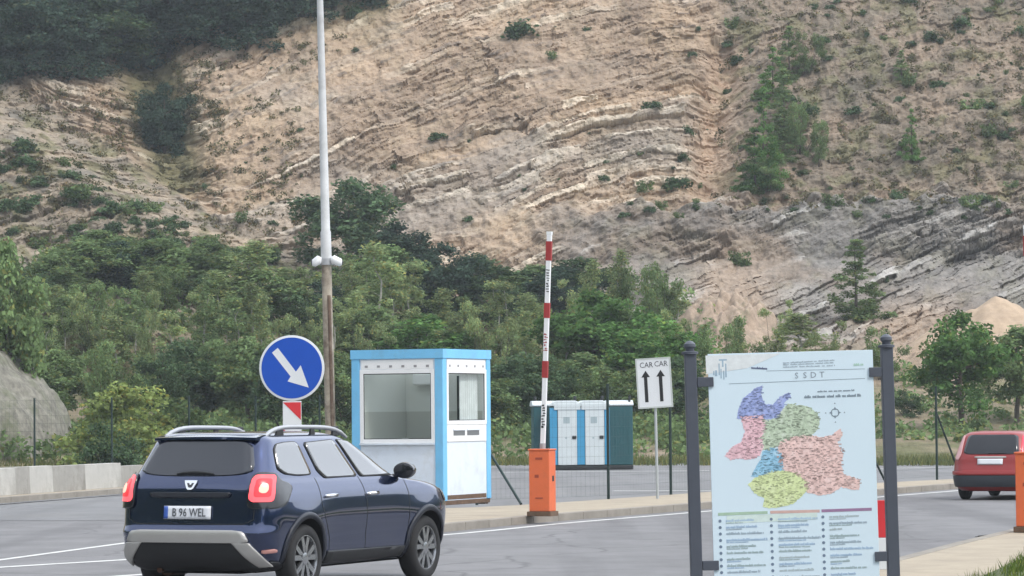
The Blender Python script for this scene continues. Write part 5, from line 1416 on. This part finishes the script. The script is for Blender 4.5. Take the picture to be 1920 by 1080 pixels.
def make_tree(kind, seed):
    """root Empty > trunk, crown; unit trees about 8 m tall, scaled when planted"""
    rng = random.Random(seed)
    H = 8.0
    tr = MB(); blobs = []
    def limb(p, d, L, r, n=4):
        pts = [p]; q = p
        for i in range(n):
            d = (d + Vector((rng.uniform(-.25, .25), rng.uniform(-.25, .25), rng.uniform(-.05, .2)))).normalized()
            q = q + d * (L / n); pts.append(q)
        tr.tube(pts, [r * (1 - .85 * i / n) for i in range(n + 1)], 5)
        return pts
    if kind == 'birch':
        th = H * .96
        pts = [Vector((0, 0, -.6))]
        for i in range(1, 9): pts.append(Vector((rng.uniform(-.1, .1) * i * .35, rng.uniform(-.1, .1) * i * .35, th * i / 8)))
        tr.tube(pts, [.075 * (1 - .88 * i / 8) + .008 for i in range(9)], 7)
        for k in range(46):
            f = rng.uniform(.16, 1.0); z = H * f
            R = 1.15 * (1 - f) ** .6 * min(1, (f - .05) * 4) + .12
            an = rng.uniform(0, 6.28); rr = R * rng.random() ** .5
            i = min(7, int(f * 8)); base = pts[i]
            c = Vector((base.x + rr * math.cos(an), base.y + rr * math.sin(an), z))
            if k % 3 == 0: limb(Vector((base.x, base.y, z - .5)), (c - Vector((base.x, base.y, z - .5))).normalized(), rr * .9, .018, 3)
            blobs.append((*c, rng.uniform(.28, .55)))
        return tr, blobs, 62, .17
    if kind == 'spire':
        pts = [Vector((0, 0, -.6)), Vector((.04, 0, 3)), Vector((0, .05, 7.8))]
        tr.tube(pts, [.11, .07, .012], 7)
        for k in range(70):
            f = rng.random() ** 1.25 * .97 + .04
            R = 1.75 * (1 - f) ** .85 + .1
            an = rng.uniform(0, 6.28); rr = R * rng.random() ** .5
            blobs.append((rr * math.cos(an), rr * math.sin(an), H * f, rng.uniform(.26, .58) * (1.15 - .6 * f)))
        return tr, blobs, 60, .17
    if kind == 'bush':
        for k in range(5): limb(Vector((0, 0, -.3)), Vector((rng.uniform(-.8, .8), rng.uniform(-.8, .8), 1)).normalized(), 4.5, .09)
        for k in range(44):
            an = rng.uniform(0, 6.28); el = rng.uniform(.0, 1.5); R = 3.9 * rng.random() ** .4
            blobs.append((R * math.cos(an) * math.cos(el), R * math.sin(an) * math.cos(el), .35 + R * 1.55 * math.sin(el) * rng.uniform(.75, 1.1), rng.uniform(.7, 1.35)))
        return tr, blobs, 130, .34
    if kind == 'multi':          # several thin stems, open crown (young willow or acacia)
        for k in range(6):
            d = Vector((rng.uniform(-.45, .45), rng.uniform(-.45, .45), 1)).normalized()
            pts = limb(Vector((rng.uniform(-.3, .3), rng.uniform(-.3, .3), -.5)), d, H * rng.uniform(.7, .95), .07, 6)
            for i in range(9):
                j = rng.randint(2, 6); q = pts[j]
                s = 1.25 - .12 * j
                blobs.append((q.x + rng.uniform(-s, s), q.y + rng.uniform(-s, s), max(.5, q.z + rng.uniform(-.7, .4)), rng.uniform(.35, .8)))
        return tr, blobs, 105, .2
    # broad
    pts = [Vector((0, 0, -.8)), Vector((.05, 0, 1.2)), Vector((-.05, .1, 2.6)), Vector((.1, 0, 4.2)), Vector((0, 0, 6.2))]
    tr.tube(pts, [.2, .16, .13, .09, .03], 8)
    for k in range(13):
        an = k * 2.4 + rng.uniform(-.4, .4); z = rng.uniform(1.8, 5.2)
        e = limb(Vector((0, 0, z)), Vector((math.cos(an), math.sin(an), rng.uniform(.15, .7))).normalized(), rng.uniform(1.7, 2.9), .06)
        for q in e[2:]:
            for j in range(2): blobs.append((q.x + rng.uniform(-.6, .6), q.y + rng.uniform(-.6, .6), q.z + rng.uniform(-.3, .6), rng.uniform(.45, .95)))
    for k in range(34):
        an = rng.uniform(0, 6.28); f = rng.random(); R = 2.7 * math.sin(math.pi * min(1, .18 + .86 * f)) ** .7
        blobs.append((R * math.cos(an) * rng.uniform(.55, 1), R * math.sin(an) * rng.uniform(.55, 1), 1.6 + 6.2 * f, rng.uniform(.5, 1.0)))
    if seed >= 14:
        for k in range(26): an = rng.uniform(0, 6.28); R = rng.uniform(.8, 2.6); blobs.append((R * math.cos(an), R * math.sin(an), rng.uniform(.3, 2.6), rng.uniform(.5, 1.0)))
    return tr, blobs, 92, .27
PROTO = {}
def proto(kind, leaf, bark, seed, tints=None, thin=1.0):
    key = (kind, leaf.name, seed)
    if key not in PROTO:
        tr, blobs, n, s = make_tree(kind, seed)
        tm = bpy.data.meshes.new('trunk'); tm.from_pydata(tr.v, [], tr.f); tm.materials.append(bark)
        cm = leaf_cloud('crown', blobs, int(n * thin), s, leaf, seed, tints=tints)
        co = np.empty(len(cm.vertices) * 3, np.float32); cm.vertices.foreach_get('co', co); co = co.reshape(-1, 3)
        wd = np.percentile(np.hypot(co[:, 0], co[:, 1]), 96) * 2
        PROTO[key] = (tm, cm, float(np.percentile(co[:, 2], 99.5)), float(wd))
    return PROTO[key]
LABELS = {}
def plant(name, pr, base, height, width, label, cat='tree', group=None, rz=None):
    tm, cm, H0, W0 = pr
    r = empty(name, base, random.uniform(0, 6.28) if rz is None else rz, label, cat, group)
    r.scale = (width / W0, width / W0, height / H0)
    for nm, me in (('trunk', tm), ('crown', cm)):
        o = bpy.data.objects.new(nm, me); COL.objects.link(o); o.parent = r
    LABELS.setdefault(label, []).append(r)
    return r
def plant_px(name, pr, px, top, Y, wpx, label, nat_w=0, cat='tree', group=None, sink=0.0, hmin=2.6):
    """tree whose top shows at photo height `top`, standing on the hill about distance Y (nearer where the slope bulges out)"""
    for _ in range(40):
        t = at(px, top, Y); z = drop(t.x, Y)
        if t.z - z > hmin or Y < 120: break
        Y -= 1.5
    return plant(name, pr, (t.x, Y, z - sink - .1), max(.6, t.z - z + sink), wpx / FOCAL * Y, label, cat, group)
def plant_at(name, pr, px, top, bot, wpx, label, cat='tree', group=None):
    """tree standing on the slope where its foot shows at photo height `bot`"""
    b_ = on_hill(px, bot)
    return plant(name, pr, b_ - Vector((0, 0, .3)), (bot - top) / FOCAL * b_.y + .3, wpx / FOCAL * b_.y, label, cat, group)
NW = {'birch': 2.4, 'spire': 3.2, 'bush': 8.6, 'multi': 5.2, 'broad': 6.4}
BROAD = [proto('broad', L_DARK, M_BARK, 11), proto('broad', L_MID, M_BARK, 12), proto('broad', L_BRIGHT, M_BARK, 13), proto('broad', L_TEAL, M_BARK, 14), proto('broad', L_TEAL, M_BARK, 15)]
BIRCH = [proto('birch', L_BIRCH, M_BIRCH, 21), proto('birch', L_BIRCH, M_BIRCH, 22), proto('birch', L_MID, M_BIRCH, 23), proto('birch', L_MID, M_BIRCH, 24)]
MULTI = [proto('multi', L_MID, M_BARK, 31), proto('multi', L_BIRCH, M_BARK, 32), proto('multi', L_DARK, M_BARK, 33)]
SPIRE = [proto('spire', L_MID, M_BARK, 41, thin=1.9), proto('spire', L_BRIGHT, M_BARK, 42, thin=1.7), proto('spire', L_DARK, M_BARK, 43, thin=1.7)]
BUSH = [proto('bush', L_DARK, M_BARK, 51), proto('bush', L_MID, M_BARK, 52), proto('bush', L_YELL, M_BARK, 53), proto('bush', L_TEAL, M_BARK, 54)]
G_BELT = 'trees of the belt at the foot of the quarry slope'
# single trees one can point to: kind, px, top, distance, width px, label
for nm, pr, k, px, top, Y, wp, lab in [
    ('broadleaf_tree', BROAD[0], 'broad', 655, 338, 182, 205, 'large dark round tree behind the tall lamp pole, standing above the tree belt'),
    ('broadleaf_tree', BROAD[3], 'broad', 745, 420, 176, 170, 'low dark tree leaning out to the right of the large round tree behind the pole'),
    ('conifer_tree', SPIRE[0], 'spire', 1603, 448, 168, 118, 'tall narrow spire shaped tree in front of the grey rock beds, behind the map board'),
    ('broadleaf_tree', BROAD[2], 'broad', 1800, 588, 136, 185, 'bright green broad tree behind the red car, left half of its pair'),
    ('broadleaf_tree', BROAD[1], 'broad', 1905, 612, 140, 150, 'broad tree cut by the frame behind the red car'),
    ('broadleaf_tree', BROAD[2], 'broad', 1110, 548, 148, 210, 'bright green spreading tree right of the raised barrier arm'),
    ('broadleaf_tree', BROAD[2], 'broad', 1215, 590, 146, 200, 'spreading green tree behind the white lane sign'),
    ('broadleaf_tree', BROAD[2], 'broad', 800, 592, 150, 230, 'bright spreading tree directly over the booth roof'),
    ('broadleaf_tree', BROAD[1], 'broad', 705, 575, 152, 150, 'green tree over the left corner of the booth roof'),
    ('spreading_bush', BUSH[2], 'bush', 232, 720, 117, 250, 'pale yellow green flowering bush behind the concrete barrier'),
    ('spreading_bush', BUSH[1], 'bush', 330, 745, 119, 190, 'green bush behind the roof of the blue car'),
    ('spreading_bush', BUSH[0], 'bush', 205, 790, 110, 130, 'dark low bush against the wire fence in front of the yellow flowering bush'),
    ('birch_tree', BIRCH[0], 'birch', 470, 450, 160, 130, 'feathery pale topped birch left of the lamp pole cameras'),
    ('birch_tree', BIRCH[1], 'birch', 705, 452, 158, 110, 'slender pale birch right of the lamp pole in front of the dark round tree'),
    ('spreading_bush', BUSH[0], 'bush', 1700, 728, 142, 60, 'small dark bush on the slope right of the map board post'),
    ('broadleaf_tree', BROAD[1], 'broad', 10, 455, 128, 150, 'light green tree cut by the left frame above the gravel heap'),
]:
    plant_px(nm, pr, px, top, Y, wp, lab, 0, 'bush' if 'bush' in nm else 'tree', hmin=1.0)
plant_at('broadleaf_tree', BROAD[3], 308, 160, 288, 105, 'dark solitary tree in the grassy gully under the forest edge')
# the belt: rows from far to near
rng = random.Random(3)
def where(px):
    for lim, s in ((60, 'above the gravel heap'), (150, 'left of the yellow flowering bush'), (260, 'above the yellow flowering bush'), (360, 'over the left rail of the blue car'), (450, 'over the window of the blue car'), (500, 'just left of the round blue sign'),
                   (560, 'straight behind the round blue sign'), (605, 'between the blue sign and the lamp pole'), (660, 'straight behind the lamp pole'), (720, 'over the left edge of the booth'), (800, 'over the middle of the booth window'), (870, 'over the corner post of the booth'),
                   (935, 'over the right end of the booth'), (1000, 'between the booth and the barrier'), (1050, 'straight behind the barrier arm'), (1110, 'over the first toilet door'), (1170, 'over the dark end of the toilets'), (1225, 'left of the lane sign arrows'), (1290, 'right behind the lane sign'), (1400, 'over the left corner of the map board'), (1480, 'over the heading of the map board'), (1560, 'over the middle right of the map board'), (1660, 'over the right corner of the map board'), (2100, 'behind the red car')):
        if px < lim: return s
rows = [  # Y, px range, step, top line as (px, y) points, jitter, kinds, look
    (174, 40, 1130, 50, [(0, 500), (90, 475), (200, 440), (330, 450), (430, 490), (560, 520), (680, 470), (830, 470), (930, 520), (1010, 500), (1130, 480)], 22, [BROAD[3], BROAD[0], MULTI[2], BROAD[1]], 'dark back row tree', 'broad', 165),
    (162, -40, 1310, 40, [(0, 530), (120, 540), (260, 520), (330, 500), (450, 510), (600, 500), (700, 480), (820, 540), (920, 520), (1060, 530), (1150, 490), (1250, 520), (1310, 545)], 28, [MULTI[1], BIRCH[0], MULTI[0], BIRCH[1], BIRCH[2], BIRCH[0], BIRCH[1]], 'airy middle row tree', 'multi', 120),
    (150, -30, 1300, 40, [(0, 600), (150, 575), (300, 560), (470, 540), (560, 570), (640, 560), (760, 600), (900, 590), (1000, 580), (1100, 600), (1300, 610)], 30, [BIRCH[2], BIRCH[1], BIRCH[3], MULTI[1], BIRCH[0]], 'slim front row birch', 'multi', 115),
    (138, 60, 1300, 60, [(0, 680), (150, 660), (300, 650), (500, 640), (620, 650), (760, 680), (900, 690), (1000, 680), (1150, 690), (1300, 690)], 26, [MULTI[2], BROAD[0], MULTI[0], BROAD[1]], 'low dark leafy tree', 'multi', 150),
]
for Y, x0, x1, st, line, jit, kinds, look, kd, wp in rows:
    px = x0; i = 0
    while px < x1:
        q = px + rng.uniform(-st * .35, st * .35)
        top = np.interp(q, [a for a, b in line], [b for a, b in line]) + rng.uniform(-jit, jit)
        pr = kinds[rng.randrange(len(kinds))]
        kn = 'birch_tree' if pr in BIRCH else 'broadleaf_tree'
        lw = 2.4 if pr in BIRCH else (6.4 if pr in BROAD else 5.2)
        w_ = wp * (.62 if pr in BIRCH else 1) * rng.uniform(.8, 1.15)
        plant_px(kn, pr, q, top, Y + rng.uniform(-4, 4), w_, look + ' ' + where(q), lw, 'tree', G_BELT, sink=.1)
        px += st
# undergrowth trees right of the belt, behind the board
for i, (px, top, Y, wp) in enumerate([(1385, 590, 150, 110), (1450, 560, 160, 90), (1500, 585, 156, 110), (1545, 600, 150, 110), (1650, 610, 156, 90), (1430, 640, 140, 120), (1340, 610, 144, 90)]):
    plant_px('young_tree', [MULTI[0], MULTI[1], BIRCH[0], MULTI[1], MULTI[0], MULTI[1], MULTI[0]][i], px, top, Y, wp,
             ['low young tree right of the lane sign beside the brown dirt', 'thin young tree in the gap left of the tall spire tree', 'pale sapling touching the left side of the tall spire tree', 'low bushy tree under the left side of the tall spire tree', 'low bushy tree just right of the tall spire tree', 'low shrubby tree directly over the top edge of the map board', 'shrubby tree over the left post of the map board'][i], 5.2, 'tree', 'young trees behind the map board')
# forest on the crest, upper left: rows climbing the slope
rf = random.Random(21)
BX, BY = [-120, 0, 190, 260, 340, 450, 520, 640], [165, 148, 140, 112, 100, 85, 55, -5]
for row, (dy, nm_) in enumerate(((0, 'lower edge'), (-62, 'middle'), (-128, 'upper part'))):
    px = -110 + 30 * row
    while px < 640 - 30 * row:
        q = px + rf.uniform(-18, 18); bot = float(np.interp(q, BX, BY)) + dy + rf.uniform(-14, 14)
        pl = 'over the left spur' if q < 120 else 'over the lone gully tree' if q < 350 else 'left of the lamp pole top' if q < 480 else 'close to the lamp pole'
        plant_at('broadleaf_tree', [BROAD[3], BROAD[4], BROAD[0], BROAD[3]][rf.randrange(4)], q, bot - rf.uniform(125, 190), bot, rf.uniform(120, 185), f'dark crest tree of the {nm_}, {pl}', 'tree', 'dark trees of the forest on the crest')
        px += 62
# green saplings in the right hand gully of the cliff
for i, (px, top, bot, wp) in enumerate([(1432, 165, 350, 62), (1470, 130, 260, 60), (1500, 190, 290, 58), (1415, 240, 352, 64), (1460, 215, 300, 58), (1535, 230, 300, 50), (1450, 90, 180, 50), (1480, 50, 150, 46), (1440, 290, 355, 70), (1710, 205, 295, 38), (1690, 95, 150, 30), (1520, 60, 140, 50)]):
    plant_at('sapling', [SPIRE[1], SPIRE[0], MULTI[0]][i % 3], px, top, bot, wp * 1.35,
          ['tall green sapling on the left edge of the rock gully thicket', 'pale green sapling at the top of the gully thicket', 'green sapling on the right flank of the gully thicket', 'lowest bright green sapling of the gully thicket by the scree chute', 'green sapling in the heart of the gully thicket', 'short bushy sapling apart on the right of the gully thicket', 'dim sapling higher up the gully above the thicket', 'dim sapling at the frame top above the gully thicket', 'broad low sapling at the foot of the gully thicket', 'narrow dark sapling alone on the right hand rock slope', 'small dark sapling high on the right hand rock slope', 'dim sapling in scrub right above the gully thicket'][i], 'tree', 'green saplings on the cliff')
# shrubs on the rock: small whole plants sharing three crown meshes
SH = []
for k in range(3):
    r_ = random.Random(60 + k)
    bl = [(r_.uniform(-.55, .55), r_.uniform(-.55, .55), r_.uniform(.05, .7), r_.uniform(.25, .5)) for _ in range(11)]
    SH.append(leaf_cloud('shrub', bl, 46, .2, (L_DARK, L_DARK, L_MID)[k], 70 + k))
def shrub(px, py, r, label, group, k=None, wide=1.0):
    p_ = on_hill(px, py + r * .6)
    o = bpy.data.objects.new('shrub', SH[random.randrange(3) if k is None else k]); COL.objects.link(o)
    s = r / FOCAL * p_.y
    o.location = p_ - Vector((0, 0, .15 * s)); o.rotation_euler = (0, 0, random.uniform(0, 6.28)); o.scale = (s * wide, s * wide, s * 1.15)
    tag(o, label, 'shrub', group)
    LABELS.setdefault(label, []).append(o)
for px, py, r, wd, lab in [(1035, 100, 15, 1.2, 'small dark shrub alone high on the beige folded rock'), (820, 250, 17, 1.4, 'dark shrub on the middle of the beige folded rock'), (1222, 192, 20, 1.3, 'shrub at the right end of the grey rock ledge'), (1290, 240, 20, 1.1, 'round dark shrub at the top of the row beside the scree chute'),
                           (1283, 290, 17, 1.1, 'round dark shrub in the middle of the row beside the scree chute'), (1208, 345, 20, 1.2, 'dark shrub below the grey rock ledge'), (1268, 335, 28, 1.3, 'largest dark shrub at the foot of the scree chute'), (1130, 330, 13, 1.3, 'small shrub under the long grey ledge'), (880, 406, 12, 1.2, 'small shrub right of the large round tree'),
                           (450, 403, 20, 1.0, 'round green shrub on bare soil left of the lamp pole'), (510, 414, 11, 1.2, 'small dark shrub on bare soil next to the lamp pole'), (385, 346, 11, 1.2, 'small dark shrub on the crest of the left spur'), (980, 45, 34, 1.4, 'wide green scrub patch at the top of the beige rock'), (665, 14, 24, 1.0, 'shrub hanging at the top of the rock right of the pole'), (1298, 98, 11, 1.1, 'small shrub on the broken right rim of the beige rock'), (1100, 52, 11, 1.2, 'tiny shrub near the top of the beige rock'),
                           (1310, 345, 10, 1.0, 'small yellowish shrub at the foot of the scree chute'), (1390, 480, 26, 1.1, 'dark bush in the cave like hollow of the grey rock beds'), (1660, 520, 10, 1.0, 'tiny shrub on the grey beds right of the spire tree')]:
    shrub(px, py, r, lab, 'single shrubs on the rock', wide=wd)
rs = random.Random(12)
for i in range(120):
    px = rs.uniform(-60, 520); ylo = 175 + (px + 40) * .62
    py = rs.uniform(max(150, ylo), min(470, ylo + 300))
    if py > 480: continue
    shrub(px, py, rs.choice([8, 10, 12, 15, 19, 26]), 'low scrubby shrub among the stones of the left spur', 'shrubs on the stony left spur', wide=rs.uniform(1.1, 1.7))
for i in range(100):
    px = rs.uniform(1360, 1980); py = rs.uniform(-10, 375)
    shrub(px, py, rs.choice([6, 8, 10, 13, 17, 22]), 'dark shrub scattered on the broken slope above the grey beds', 'shrubs on the right hand slope', wide=rs.uniform(1.0, 1.5))
for i in range(26):
    px = rs.uniform(1150, 1900); py = 385 + rs.uniform(-20, 20)
    shrub(px, py, rs.choice([6, 8, 10, 12]), 'small shrub along the rim of the grey rock beds', 'shrubs along the rim', wide=1.3)
for i in range(24):
    px = rs.uniform(400, 1330); py = rs.uniform(10, 400)
    shrub(px, py, rs.choice([4, 5, 6, 8]), 'tiny tuft rooted in the folded beige beds', 'tufts on the folded rock', wide=1.3)
# low undergrowth: one mass nobody could count
bl = []
for i in range(640):
    px = rs.uniform(-80, 1330); Y = rs.uniform(118, 176)
    q = at(px, 700, Y); bl.append((q.x, Y, drop(q.x, Y) + rs.uniform(.1, .5), rs.uniform(.5, 1.1)))
for i in range(190):
    px = rs.uniform(1330, 1980); Y = rs.uniform(128, 160)
    q = at(px, 700, Y); bl.append((q.x, Y, drop(q.x, Y) + rs.uniform(.0, .25), rs.uniform(.3, .7)))
me = leaf_cloud('undergrowth', bl, 100, .24, L_MID, 91)
o = bpy.data.objects.new('undergrowth', me); COL.objects.link(o); tag(o, 'tangled green undergrowth at the foot of the tree belt', 'undergrowth', kind='stuff')
bl = []
for i in range(1300):
    px, py = (rs.uniform(-60, 560), rs.uniform(170, 480)) if i % 2 else (rs.uniform(1340, 1980), rs.uniform(-20, 390))
    if i % 7 == 0: px, py = rs.uniform(180, 420), rs.uniform(110, 260)
    if i % 11 == 0: px, py = rs.uniform(0, 640), rs.uniform(60, 130)
    q = on_hill(px, py); bl.append((q.x, q.y, q.z, rs.uniform(.12, .5)))
me = leaf_cloud('ground_cover', bl, 42, .16, leafmat('scrub_leaves', (0.13, 0.125, 0.065), .2), 93)
o = bpy.data.objects.new('ground_cover', me); COL.objects.link(o); tag(o, 'thin dry ground cover over the stony slopes', 'ground cover', kind='stuff')
V_ = [gp(px, py) for px, py in ((-600, 874), (1330, 873), (2300, 874))]
poly = [(V_[0].x, V_[0].y - 1), (V_[1].x, V_[1].y), (V_[2].x, V_[2].y), (V_[2].x + 4, V_[2].y + 10), (V_[1].x, V_[1].y + 9), (V_[0].x, V_[0].y + 10)]
blades('tall_grass', poly, 60000, .08, .3, leafmat('dry_grass', (0.12, 0.14, 0.06), .35), -0.02, 'rough tall grass along the far edge of the parking lot', .02, 5)
# same label, several trees: say which one by counting along the belt only where nothing else differs
ORD = ['leftmost', 'second', 'third', 'fourth', 'fifth']
for lab, L in LABELS.items():
    if len(L) > 1 and len(L) < 6 and L[0].get('category') == 'tree':
        L.sort(key=lambda o: o.location.x)
        for i, o in enumerate(L):
            o['label'] = (ORD[i] + ' ' + lab) if len((ORD[i] + ' ' + lab).split()) <= 16 else lab

# ------------------------------------------------------------------ air: thin even haze round the whole scene
mh = bpy.data.materials.new('haze'); mh.use_nodes = True
n = mh.node_tree; n.nodes.clear()
o_ = n.nodes.new('ShaderNodeOutputMaterial'); v_ = n.nodes.new('ShaderNodeVolumePrincipled')
v_.inputs['Color'].default_value = (.86, .93, 1.0, 1); v_.inputs['Density'].default_value = 0.0004; v_.inputs['Anisotropy'].default_value = .2
n.links.new(v_.outputs[0], o_.inputs['Volume'])
f = MB(); f.box((0, 230, 64.5), (1060, 1080, 133)); hz = f.build('haze', mh); tag(hz, 'thin pale haze in the air', 'haze', kind='stuff')
